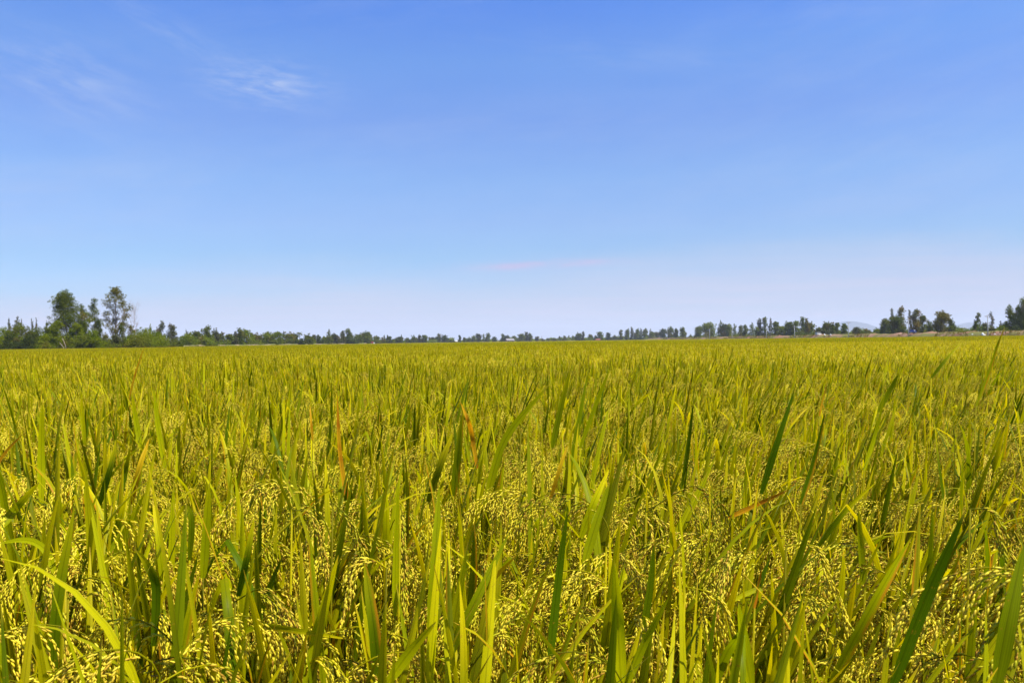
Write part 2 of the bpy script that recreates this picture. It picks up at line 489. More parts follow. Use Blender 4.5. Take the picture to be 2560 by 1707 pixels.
# field outline: left edge, far edge and right embankment
def in_field(x, y, m=0.0):
    if y < -3 or y > 1010: return False
    if x > 153 - m: return False
    a = x / max(y, 1.0)
    if y > 1: 
        if a < -0.435 and y > 163 - m + 0.10 * (x + 110): return False
    if y > 160 and x < -109 + m: return False
    if y > 520 and x < -98 + (y - 520) * 0.02 + m: return False
    return True

pts = []          # x, y, z, pick, euler, scale
def put(x, y, pick, rot, s): pts.append((x, y, 0.0, pick, rot, s))
HALF = 0.66
def visible(x, y, m):
    return y > -1.5 and abs(x) < HALF * max(y, 0) + m
sp = 0.112
HERO_CLEAR = []
EXTRA_OBJECTS_DONE = False
for iy in range(int(-1.2 / sp), int(13.0 / sp)):
    for ix in range(-100, 101):
        x, y = (ix + R0.uniform(-.45, .45)) * sp, (iy + R0.uniform(-.45, .45)) * sp
        if math.hypot(x, y) < 0.84: continue
        if y < -0.2 and math.hypot(x, y) < 1.0: continue
        if not visible(x, y, 2.4) or y > 12.5: continue
        w = wind(x, y) + R0.gauss(0, 0.06)
        q = Quaternion((0, 1, 0), w) @ Quaternion((1, 0, 0), R0.gauss(0, 0.06)) @ Quaternion((0, 0, 1), R0.uniform(0, 6.28))
        put(x, y, R0.choice(NEAR), q.to_euler(), R0.uniform(0.9, 1.08) * (1 + 0.05 * math.sin(1.3 * x + 2.1 * math.sin(0.8 * y)) * math.sin(1.1 * y + 0.7)))
for iy in range(12, 60):
    for ix in range(-45, 46):
        x, y = ix + 0.5, iy + 1.0
        if not visible(x, y, 3.5): continue
        a = x / y
        cl = 0 if a < -0.22 + R0.uniform(-.15, .15) else (1 if a < 0.22 + R0.uniform(-.15, .15) else 2)
        q = Euler((0, 0, R0.gauss(0, 0.25)))
        put(x, y, R0.choice([k for k, c in MID if c == cl]), q, R0.uniform(0.96, 1.07))
for iy in range(15, 56):
    for ix in range(-40, 40):
        x, y = ix * 4 + 2.0, iy * 4 + 2.0
        if visible(x, y, 6.0) and in_field(x, y):
            put(x, y, R0.choice(FAR), Euler((0, 0, R0.choice((0, math.pi)) + R0.gauss(0, 0.05))), 1.0 + R0.uniform(0, 0.05))
for iy in range(0, 66):
    for ix in range(-14, 14):
        x, y = ix * 12 + 6.0, 224 + iy * 12 + 6.0
        if visible(x, y, 14) and in_field(x, y, 2):
            put(x, y, R0.choice(VFAR), Euler((0, 0, R0.choice((0, math.pi)))), 1.0 + R0.uniform(-0.02, 0.03))

def build_crop():
    nproto = len(crop.v)
    verts = crop.v + [(p[0], p[1], p[2]) for p in pts]
    me = bpy.data.meshes.new('rice_crop')
    me.from_pydata(verts, [], crop.f)
    me.materials.append(M_LEAF); me.materials.append(M_GRAIN)
    me.polygons.foreach_set('material_index', crop.mi)
    me.polygons.foreach_set('use_smooth', [True] * len(crop.f))
    n = len(pts)
    a = me.attributes.new('tone', 'FLOAT_COLOR', 'POINT')
    a.data.foreach_set('color', np.concatenate([np.array(crop.c, dtype=np.float32), np.zeros((n, 4), np.float32)]).ravel())
    a = me.attributes.new('piece', 'INT', 'POINT')
    a.data.foreach_set('value', np.array(crop.pid + [-1] * n, dtype=np.int32))
    a = me.attributes.new('pick', 'INT', 'POINT')
    a.data.foreach_set('value', np.array([-1] * nproto + [p[3] for p in pts], dtype=np.int32))
    a = me.attributes.new('turn', 'FLOAT_VECTOR', 'POINT')
    a.data.foreach_set('vector', np.concatenate([np.zeros((nproto, 3), np.float32), np.array([tuple(p[4]) for p in pts], dtype=np.float32)]).ravel())
    a = me.attributes.new('size', 'FLOAT', 'POINT')
    a.data.foreach_set('value', np.array([1.0] * nproto + [p[5] for p in pts], dtype=np.float32))
    me.update()
    o = bpy.data.objects.new('rice_crop', me)
    COL.objects.link(o)
    ng = bpy.data.node_groups.new('rice_scatter', 'GeometryNodeTree')
    ng.interface.new_socket('Geometry', in_out='INPUT', socket_type='NodeSocketGeometry')
    ng.interface.new_socket('Geometry', in_out='OUTPUT', socket_type='NodeSocketGeometry')
    N, L = ng.nodes, ng.links
    gi, go = N.new('NodeGroupInput'), N.new('NodeGroupOutput')
    def attr(name, typ):
        nd = N.new('GeometryNodeInputNamedAttribute'); nd.data_type = typ
        nd.inputs['Name'].default_value = name
        return nd.outputs['Attribute']
    def equal(sock, k):
        nd = N.new('FunctionNodeCompare'); nd.data_type = 'INT'; nd.operation = 'EQUAL'
        i = [s for s in nd.inputs if s.type == 'INT']
        L.new(sock, i[0]); i[1].default_value = k
        return nd.outputs[0]
    piece, pick = attr('piece', 'INT'), attr('pick', 'INT')
    turn, size = attr('turn', 'FLOAT_VECTOR'), attr('size', 'FLOAT')
    e2r = N.new('FunctionNodeEulerToRotation'); L.new(turn, e2r.inputs[0])
    def sep(src, k):
        s = N.new('GeometryNodeSeparateGeometry'); s.domain = 'POINT'
        L.new(src, s.inputs['Geometry']); L.new(equal(piece, k), s.inputs['Selection'])
        return s.outputs['Selection']
    points = sep(gi.outputs[0], -1)
    join = N.new('GeometryNodeJoinGeometry')
    for k in range(kk):
        ip = N.new('GeometryNodeInstanceOnPoints')
        L.new(points, ip.inputs['Points'])
        L.new(equal(pick, k), ip.inputs['Selection'])
        L.new(sep(gi.outputs[0], k), ip.inputs['Instance'])
        L.new(e2r.outputs[0], ip.inputs['Rotation'])
        L.new(size, ip.inputs['Scale'])
        L.new(ip.outputs[0], join.inputs[0])
    L.new(join.outputs[0], go.inputs[0])
    md = o.modifiers.new('scatter', 'NODES'); md.node_group = ng
    tag(o, 'dense field of ripening rice with upright green leaves and drooping yellow panicles', 'rice crop', None, 'stuff')
    return o
build_crop()

# ------------------------------------------------------------------ ground
def ground():
    m, g = new_mat('soil')
    out = g.n('ShaderNodeOutputMaterial'); p = g.n('ShaderNodeBsdfPrincipled')
    p.inputs['Roughness'].default_value = 0.95; p.inputs['Specular IOR Level'].default_value = 0.1
    tc = g.n('ShaderNodeTexCoord')
    a = g.noise(tc.outputs['Object'], 3.0, 5, 0.65); b = g.noise(tc.outputs['Object'], 0.01, 3, 0.5)
    c = g.mix(a, (0.055, 0.036, 0.016), (0.13, 0.09, 0.04))
    c = g.mix(g.sstep(b, 0.4, 0.6), c, (0.10, 0.11, 0.03))
    g.l(c, p.inputs['Base Color']); g.l(p.outputs[0], out.inputs[0])
    mb = MB()
    r = 13500
    q = [mb.vert(v) for v in ((-r, -r, 0), (r, -r, 0), (r, r, 0), (-r, r, 0))]
    mb.face(q)
    o = mb.obj('ground', [m]); o['kind'] = 'structure'
ground()

# ------------------------------------------------------------------ trees
def foliage_mat(name, a, b, yel, trans=0.36):
    m, g = new_mat(name)
    out = g.n('ShaderNodeOutputMaterial')
    at_ = g.n('ShaderNodeAttribute', attribute_name='tone')
    sp = g.n('ShaderNodeSeparateColor'); g.l(at_.outputs['Color'], sp.inputs[0])
    T, R, D = sp.outputs                # T: tone of the spray, R: random per leaf, D: withered
    c = g.mix(g.m('ADD', g.m('MULTIPLY', T, 0.65), g.m('MULTIPLY', R, 0.35)), a, b)
    c = g.mix(D, c, yel)
    p = g.n('ShaderNodeBsdfPrincipled')
    p.inputs['Roughness'].default_value = 0.6; p.inputs['Specular IOR Level'].default_value = 0.05
    g.l(c, p.inputs['Base Color'])
    t = g.n('ShaderNodeBsdfTranslucent')
    g.l(g.mix(1.0, c, (1.2, 1.2, 0.6), 'MULTIPLY'), t.inputs[0])
    mx = g.n('ShaderNodeMixShader'); mx.inputs[0].default_value = trans
    g.l(p.outputs[0], mx.inputs[1]); g.l(t.outputs[0], mx.inputs[2])
    g.l(mx.outputs[0], out.inputs[0])
    return m
FOL = {
    'lush': foliage_mat('foliage_lush', (0.085, 0.130, 0.003), (0.200, 0.225, 0.005), (0.20, 0.14, 0.02)),
    'mid': foliage_mat('foliage_mid', (0.055, 0.085, 0.005), (0.145, 0.160, 0.010), (0.18, 0.12, 0.03)),
    'grey': foliage_mat('foliage_grey', (0.052, 0.060, 0.020), (0.120, 0.120, 0.036), (0.20, 0.12, 0.06)),
    'dark': foliage_mat('foliage_dark', (0.030, 0.048, 0.008), (0.075, 0.092, 0.014), (0.14, 0.09, 0.02)),
    'gold': foliage_mat('foliage_gold', (0.080, 0.088, 0.009), (0.185, 0.150, 0.014), (0.24, 0.13, 0.03)),
}
M_BARK = simple_mat('bark', (0.22, 0.17, 0.13), 0.9, col2=(0.13, 0.095, 0.07), scale=3)
M_PALE = simple_mat('pale_bark', (0.34, 0.26, 0.21), 0.85, col2=(0.22, 0.16, 0.12), scale=3)

def leaf_card(mb, p, s, R, tone, dead=0.0):
    n = Vector((R.gauss(0, 1), R.gauss(0, 1), R.gauss(0.35, 1))).normalized()
    u = n.cross(Vector((R.gauss(0, 1), R.gauss(0, 1), R.gauss(0, 1)))).normalized(); v = n.cross(u)
    a = s * R.uniform(0.7, 1.25); b = a * R.uniform(0.4, 0.65)
    c = (min(max(tone + R.gauss(0, 0.12), 0), 1), R.random(), dead, 0)
    mb.face([mb.vert(p + u * a * 0.5, c), mb.vert(p + v * b * 0.5, c), mb.vert(p - u * a * 0.5, c), mb.vert(p - v * b * 0.5, c)])

def spray(mb, c, rx, rz, s, dens, R, tone, dead=0.0):
    """a clump of leaves round c, thicker towards its skin"""
    n = int(dens * 6.5 * rx * rz / (s * s * 0.27)) + 4
    for i in range(n):
        d = Vector((R.gauss(0, 1), R.gauss(0, 1), R.gauss(0, 1))).normalized()
        q = R.random() ** 0.45 * R.uniform(0.75, 1.1)
        leaf_card(mb, c + Vector((d.x * rx * q, d.y * rx * q, d.z * rz * q)), s, R, tone, dead)

def make_tree(name, label, cat, base, h, w, kind, fol, group, R, ls, dens=1.0, lean=0.0, bark=None, trunkvis=None):
    """h, w in metres; ls = leaf spray size. Empty > trunk, crown"""
    root = thing(name, label, cat, base, group)
    tr, cr = MB(), MB()
    bark = bark or M_BARK
    C = []                                              # clumps: centre, rx, rz, tone
    tx = lambda z: lean * h * (z / h) ** 1.6
    if kind == 'round':
        nc = max(9, int(16 * min(1.4, h / w)))
        z0 = 0.05 * h if trunkvis is None else trunkvis * h
        for i in range(nc):
            z = z0 + (h - z0) * ((i + R.random()) / nc)
            f = (z - z0) / (h - z0)
            rr = (w / 2) * math.sqrt(max(0.05, 1 - abs(2 * f - 0.85) ** 2.4 * 0.75))
            r = w * R.uniform(0.19, 0.29)
            a = R.uniform(0, 6.28); q = max(0, rr - r * 0.8) * R.uniform(0.5, 1.0)
            C.append((Vector((tx(z) + q * math.cos(a), q * math.sin(a), min(z, h - r * 0.7))), r, r * R.uniform(0.7, 1.0)))
        C.append((Vector((tx(h), 0, h - w * 0.14)), w * 0.17, w * 0.14))
    elif kind == 'bush':
        nc = max(10, int(12 * w / max(h, 0.1)))
        for i in range(nc):
            x = (R.random() - 0.5); a = R.uniform(0, 6.28)
            r = min(h, w) * R.uniform(0.18, 0.30)
            top = h * (1 - (2 * abs(x)) ** 2.2 * 0.6) * R.uniform(0.55, 1.0)
            C.append((Vector((x * (w - r), R.uniform(-.35, .35) * w, max(r * 0.5, top - r))), r, r * 0.85))
        C.append((Vector((0, 0, h - h * 0.2)), h * 0.22, h * 0.2))
        for i in range(nc // 2):
            C.append((Vector(((R.random() - 0.5) * w * 0.9, R.uniform(-.3, .3) * w, h * 0.22)), h * 0.26, h * 0.24))
    elif kind == 'cone':
        nc = 9
        for i in range(nc):
            f = i / (nc - 1); z = h * (0.14 + 0.83 * f)
            r = (w / 2) * (1.0 - f) ** 0.65 * R.uniform(0.85, 1.2) + 0.09 * w
            C.append((Vector((tx(z) + R.gauss(0, 0.06) * w, R.gauss(0, 0.06) * w, z)), r, h * 0.085))
    elif kind == 'tall':
        nc = 13
        z0 = (0.12 if trunkvis is None else trunkvis) * h
        for i in range(nc):
            f = (i + R.uniform(-.3, .3)) / (nc - 1); z = z0 + (h * 0.93 - z0) * min(max(f, 0), 1)
            r = w * R.uniform(0.24, 0.38) * (1.0 - 0.35 * f)
            a = R.uniform(0, 6.28); q = (w / 2 - r * 0.7) * R.uniform(0.2, 1.0) * (1 - 0.5 * max(f, 0) ** 2)
            C.append((Vector((tx(z) + q * math.cos(a), q * math.sin(a), z)), r, r * R.uniform(0.8, 1.5)))
    elif kind == 'airy':
        nc = 52
        z0 = (0.36 if trunkvis is None else trunkvis) * h
        for i in range(nc):
            f = (i + R.random()) / nc; z = z0 + (h - z0) * f
            prof = math.sin(math.pi * min(1.0, 0.16 + 0.80 * f)) ** 0.6
            r = w * R.uniform(0.07, 0.135)
            a = R.uniform(0, 6.28); q = max(0.0, w / 2 * prof - r) * R.uniform(0.45, 1.0)
            C.append((Vector((tx(z) + q * math.cos(a), q * math.sin(a), min(z, h - r))), r, r * R.uniform(0.6, 1.0)))
    # trunk and limbs
    tw = max(0.04, 0.011 * h + 0.005 * w)
    if kind == 'bush': tw = 0.05
    zt = h * (0.45 if kind == 'bush' else 0.86)
    path = [Vector((tx(zt * t) + R.gauss(0, 0.012) * h * t, R.gauss(0, 0.012) * h * t, zt * t)) for t in (0, 0.2, 0.4, 0.6, 0.8, 1.0)]
    tr.tube(path, [tw * (1.15 - 0.95 * t) for t in (0, 0.2, 0.4, 0.6, 0.8, 1.0)], 6)
    if kind == 'airy':
        p2 = [path[0] + Vector((0.02 * h, 0, 0)), path[1] + Vector((0.035 * h, 0.01 * h, 0)), path[2] + Vector((0.075 * h, 0.02 * h, 0)), path[3] + Vector((0.11 * h, 0, 0.02 * h)), path[4] + Vector((0.15 * h, 0, 0))]
        tr.tube(p2, [tw * 0.9, tw * 0.75, tw * 0.55, tw * 0.35, tw * 0.12], 6)
    for c, rx, rz in C:
        zc = max(0.08 * h, c.z - (0.28 if kind == 'airy' else 0.15) * h)
        t = min(zc / zt, 0.98); i = min(int(t * 5), 4)
        s = path[i].lerp(path[i + 1], t * 5 - i)
        mid = s.lerp(c, 0.55) + Vector((0, 0, -0.04 * h * R.random()))
        tr.tube([s, mid, c], [tw * 0.36 * (1.1 - t), tw * 0.22 * (1.15 - t), tw * 0.08], 4, cap=False)
    for c, rx, rz in C:
        tone = min(max(R.gauss(0.5, 0.25), 0), 1)
        dead = 0.0 if R.random() < 0.88 else R.uniform(0.2, 0.7)
        spray(cr, c, rx, rz, ls, dens, R, tone, dead)
        for k in range(3):                               # loose twigs past the outline
            d = Vector((R.gauss(0, 1), R.gauss(0, 1), R.gauss(0.3, 1))).normalized()
            spray(cr, c + Vector((d.x * rx, d.y * rx, d.z * rz)) * 1.15, rx * 0.28, rz * 0.28, ls, dens * 0.8, R, tone, dead)
    tr.obj('trunk', [bark], root)
    cr.smooth = False
    cr.obj('crown', [FOL[fol]], root)
    return root

def make_palm(label, base, h, w, R, group=None):
    root = thing('palm_tree', label, 'palm tree', base, group)
    tr, cr = MB(), MB()
    path = [Vector((0.06 * h * math.sin(2.2 * t), 0, h * 0.86 * t)) for t in (0, .25, .5, .75, 1)]
    tr.tube(path, [0.19, 0.15, 0.13, 0.12, 0.11], 6)
    top = path[-1]
    for k in range(15):
        a = 6.283 * k / 15 + R.uniform(-.2, .2); e = R.uniform(-0.1, 1.2)
        hv = Vector((math.cos(a), math.sin(a), 0)); p = top.copy(); L = w * 0.6
        pts_ = [p.copy()]
        for i in range(7):
            ang = e - 1.9 * (i / 6) ** 1.3
            p = p + (hv * math.cos(ang) + Vector((0, 0, math.sin(ang)))) * (L / 7)
            pts_.append(p.copy())
        cr.tube(pts_, [0.03] * 7 + [0.01], 3, c=(0.4, 0.4, 0.1, 0), cap=False)
        sd = hv.cross(Vector((0, 0, 1)))
        for i in range(1, 8):
            for s in (-1, 1):
                for q in range(3):
                    b = pts_[i - 1].lerp(pts_[i], q / 3)
                    tip = b + sd * s * 0.5 + hv * 0.18 + Vector((0, 0, -0.32))
                    c = (R.random(), R.random(), 0.0, 0)
                    cr.face([cr.vert(b, c), cr.vert(b.lerp(tip, .5) + hv * 0.06, c), cr.vert(tip, c), cr.vert(b.lerp(tip, .5) - hv * 0.06, c)])
    tr.obj('trunk', [M_BARK], root)
    cr.smooth = False
    cr.obj('crown', [FOL['mid']], root)
    return root

def make_bare(label, base, h, w, R):
    root = thing('bare_tree', label, 'bare tree', base)
    mb = MB()
    path = [Vector((0.10 * w * t, 0, h * 0.7 * t)) for t in (0, .33, .66, 1)]
    mb.tube(path, [0.035, 0.025, 0.018, 0.01], 5)
    for k in range(26):
        t = 0.25 + 0.75 * k / 25
        s = path[0].lerp(path[-1], t); a = R.uniform(0, 6.28)
        e = s + Vector((math.cos(a) * w * 0.4 * R.uniform(.4, 1), math.sin(a) * w * 0.4, h * R.uniform(0.12, 0.33)))
        mb.tube([s, s.lerp(e, .5) + Vector((0, 0, -0.04 * h)), e], [0.014, 0.01, 0.007], 4, cap=False)
        for j in range(10):
            q = s.lerp(e, R.uniform(.3, 1)); f = q + Vector((R.gauss(0, .35), R.gauss(0, .35), R.uniform(.2, .9)))
            mb.tube([q, f], [0.009, 0.006], 3, cap=False)
    mb.obj('trunk', [M_PALE], root)
    return root

RT = random.Random(5)
def place(px, top, wpx, d, kind, fol, name, label, cat, group=None, **kw):
    """a tree seen at column px with its top at row top and wpx photo pixels wide, d metres away"""
    P = at(px, top, d)
    base = Vector((P.x, P.y, 0.0))
    ls = max(0.14, 0.95 * d / 826.0)
    if kind == 'palm': return make_palm(label, base, P.z, wpx * d / F, RT, group)
    if kind == 'bare': return make_bare(label, base, P.z, wpx * d / F, RT)
    return make_tree(name, label, cat, base, P.z, wpx * d / F, kind, fol, group, RT, ls, **kw)

GL = 'trees and bushes of the clump at the left'
S, T_ = 'shrub', 'tree'
LEFT = [   # px, top, width, distance, kind, foliage, name, label, options
    (22, 797, 14, 196, 'cone', 'grey', 'slender_tree', 'slender brownish treetop nearest the left edge, behind the thicket', {}),
    (41, 790, 22, 198, 'tall', 'grey', 'slender_tree', 'loose brown-grey tree rising highest behind the left thicket', {}),
    (54, 800, 11, 194, 'cone', 'gold', 'slender_tree', 'small rusty cone-shaped tree behind the thicket, second of its tops', {}),
    (80, 798, 11, 200, 'cone', 'grey', 'slender_tree', 'left one of two thin grey pointed treetops behind the thicket', {}),
    (90, 797, 10, 200, 'cone', 'grey', 'slender_tree', 'right one of two thin grey pointed treetops behind the thicket', {}),
    (116, 805, 11, 196, 'cone', 'mid', 'slender_tree', 'single dark pointed treetop just left of the big leafy tree', {}),
    (120, 812, 40, 182, 'bush', 'mid', 'shrub', 'grey-green scrub behind the small yellow-green bush', {}),
    (176, 826, 46, 176, 'bush', 'dark', 'shrub', 'dark bush at the foot of the big leaning trunk', {}),
    (210, 836, 44, 168, 'bush', 'mid', 'shrub', 'olive scrub with dry grass below the yellow-green lush tree', {}),
    (8, 813, 70, 176, 'bush', 'lush', 'shrub', 'tall olive-green bush cut off by the left picture edge', {}),
    (50, 806, 62, 178, 'bush', 'mid', 'shrub', 'highest dome of pale green scrub in the left thicket', {}),
    (92, 814, 56, 177, 'bush', 'mid', 'shrub', 'wide green bush under the two thin pointed treetops', {}),
    (20, 832, 70, 169, 'bush', 'dark', 'shrub', 'low dark bush at the field edge in the left corner', {}),
    (70, 834, 62, 168, 'bush', 'dark', 'shrub', 'low dark green bush at the field edge below the scrub dome', {}),
    (112, 829, 40, 166, 'bush', 'lush', 'shrub', 'small yellow-green bush in front of the dark thicket', {}),
    (143, 803, 48, 171, 'round', 'lush', 'bushy_tree', 'rounded bright green bushy tree below the big leafy crown', dict(trunkvis=0.06)),
    (168, 731, 84, 178, 'round', 'mid', 'broadleaf_tree', 'big leafy dark tree with a broad gappy crown and leaning trunk', dict(dens=0.62, trunkvis=0.36, lean=-0.05)),
    (205, 757, 40, 180, 'tall', 'mid', 'broadleaf_tree', 'leafy stem filling the gap right of the big dark tree', dict(dens=0.8)),
    (214, 777, 46, 172, 'tall', 'lush', 'bushy_tree', 'yellow-green lush tree leaning against the big dark tree', dict(trunkvis=0.12)),
    (190, 808, 40, 170, 'round', 'lush', 'bushy_tree', 'low bright green tree under the yellow-green one', dict(trunkvis=0.08)),
    (236, 743, 42, 179, 'tall', 'mid', 'slender_tree', 'narrow dark green tree between the two tallest trees', dict(trunkvis=0.12, dens=0.9)),
    (247, 796, 22, 176, 'tall', 'dark', 'slender_tree', 'dark blue-green sapling left of the forked eucalyptus trunk', dict(trunkvis=0.3, dens=0.7)),
    (286, 717, 88, 182, 'airy', 'gold', 'eucalyptus_tree', 'tallest tree of all, airy golden crown on a slim forked trunk', dict(dens=0.5, trunkvis=0.30, lean=0.04)),
    (235, 822, 52, 166, 'bush', 'lush', 'shrub', 'green bush beneath the narrow dark tree', {}),
    (262, 832, 34, 168, 'bush', 'mid', 'shrub', 'small olive bush at the foot of the forked eucalyptus', {}),
    (288, 838, 34, 172, 'tall', 'grey', 'sapling', 'thin grey-green sapling right of the forked eucalyptus trunk', dict(dens=0.6)),
    (306, 804, 26, 176, 'tall', 'mid', 'sapling', 'tall thin sapling under the right side of the golden crown', dict(dens=0.6, trunkvis=0.15)),
    (328, 811, 28, 182, 'tall', 'gold', 'sapling', 'loose sapling with a rusty top left of the bright green bush', dict(dens=0.65, trunkvis=0.15)),
    (364, 817, 84, 177, 'bush', 'lush', 'shrub', 'broad bright green bush standing alone at the clump end', dict(dens=1.1)),
    (376, 813, 16, 186, 'cone', 'lush', 'sapling', 'pointed green shoot rising behind the broad bright bush', {}),
    (402, 804, 34, 236, 'tall', 'grey', 'eucalyptus_tree', 'left one of two grey eucalyptus trees past the bright bush', dict(dens=0.9)),
    (428, 810, 34, 240, 'tall', 'grey', 'eucalyptus_tree', 'right one of two grey eucalyptus trees, forked top, reddish foot', dict(dens=0.85)),
    (444, 848, 26, 232, 'bush', 'mid', 'shrub', 'low green bush beside the reddish foot of the grey eucalyptus', {}),
    (332, 738, 34, 186, 'bare', '', 'bare_tree', 'pale leafless tree fading against the sky right of the golden crown', {}),
]
for px, top, w, d, kind, fol, name, label, kw in LEFT:
    place(px, top, w, d, kind, fol, name, label, 'bush' if name == 'shrub' else 'tree', GL, **kw)

def dead_branches():
    root = thing('dead_branch', 'pair of bare pale dead branches leaning out of the thicket at the field edge', 'dead branch', at(164, 862, 164) * 1.0)
    root.location.z = 0
    for a, b in (((156, 845), (167, 864)), ((149, 856), (164, 865))):
        mb = MB()
        p0 = at(*a, 164) - root.location; p1 = at(*b, 164) - root.location
        p1.z = 0.2
        mb.tube([p1, p1.lerp(p0, 0.5) + Vector((0.1, 0, 0.06)), p0], [0.065, 0.055, 0.03], 5)
        mb.obj('limb', [M_PALE], root)
dead_branches()

def lineX(px, x):           # distance at which column px meets the line at X
    return x * F / (px - 1280)
TRUNKED = ('tall', 'round', 'cone', 'palm')
# px, top, width, kind, foliage[, distance]
ROW_LEFT = [
    (467, 826, 10, 'cone', 'grey', 330), (470, 836, 44, 'round', 'lush'), (492, 829, 26, 'round', 'mid'), (517, 816, 28, 'tall', 'mid'), (533, 823, 11, 'cone', 'grey'),
    (511, 837, 50, 'bush', 'lush'), (541, 828, 20, 'tall', 'grey'), (553, 831, 17, 'tall', 'mid'), (571, 836, 24, 'round', 'mid'), (589, 828, 12, 'tall', 'grey'), (600, 822, 20, 'tall', 'mid'),
    (615, 825, 38, 'round', 'lush'), (632, 834, 22, 'tall', 'mid'), (648, 838, 26, 'round', 'mid'), (668, 831, 26, 'round', 'lush'), (682, 835, 20, 'bush', 'mid'), (694, 829, 26, 'round', 'lush'),
    (708, 830, 7, 'cone', 'dark'), (722, 834, 36, 'round', 'mid'), (737, 835, 22, 'round', 'dark'), (747, 829, 13, 'palm', ''), (753, 845, 14, 'bush', 'dark'),
    (771, 838, 26, 'round', 'mid'), (785, 837, 14, 'tall', 'grey'), (796, 838, 13, 'tall', 'dark'), (812, 841, 22, 'bush', 'mid'), (822, 825, 15, 'cone', 'mid'), (836, 836, 24, 'round', 'grey'),
    (856, 828, 15, 'tall', 'grey'), (870, 823, 18, 'tall', 'mid'), (868, 838, 42, 'bush', 'dark'), (895, 836, 26, 'round', 'mid'), (912, 833, 24, 'tall', 'mid'),
]
ROW_MID = [
    (919, 833, 22, 'tall', 'mid'), (928, 837, 10, 'cone', 'mid'), (944, 841, 22, 'round', 'mid'), (956, 842, 14, 'bush', 'mid'), (961, 838, 5, 'cone', 'grey'), (972, 841, 18, 'round', 'dark'),
    (997, 842, 26, 'round', 'dark'), (1003, 838, 6, 'cone', 'dark'), (1018, 846, 11, 'round', 'mid'), (1024, 848, 8, 'bush', 'dark'), (1034, 844, 16, 'tall', 'mid'), (1048, 838, 10, 'tall', 'grey'),
    (1060, 838, 17, 'round', 'mid'), (1074, 843, 8, 'tall', 'mid'), (1081, 843, 11, 'round', 'dark'), (1093, 842, 14, 'round', 'dark'), (1098, 835, 12, 'tall', 'grey'), (1110, 839, 20, 'round', 'dark'),
    (1128, 849, 22, 'bush', 'dark'), (1149, 838, 8, 'tall', 'dark'), (1161, 844, 9, 'round', 'mid'), (1173, 844, 13, 'round', 'mid'), (1184, 841, 12, 'tall', 'mid'), (1195, 835, 16, 'round', 'dark'),
    (1209, 835, 7, 'cone', 'mid'), (1220, 835, 13, 'tall', 'mid'), (1236, 843, 14, 'round', 'dark'), (1257, 836, 11, 'tall', 'mid'), (1268, 839, 13, 'round', 'dark'), (1285, 840, 14, 'round', 'mid'),
    (1303, 835, 22, 'round', 'mid'), (1316, 830, 11, 'tall', 'grey'), (1325, 834, 11, 'tall', 'mid'), (1343, 841, 10, 'round', 'grey'), (1357, 846, 10, 'bush', 'grey'), (1370, 846, 9, 'round', 'mid'),
    (1385, 845, 14, 'bush', 'grey'), (1400, 842, 7, 'tall', 'grey'), (1411, 840, 8, 'tall', 'mid'), (1422, 839, 7, 'cone', 'mid'), (1432, 839, 8, 'cone', 'mid'),
]
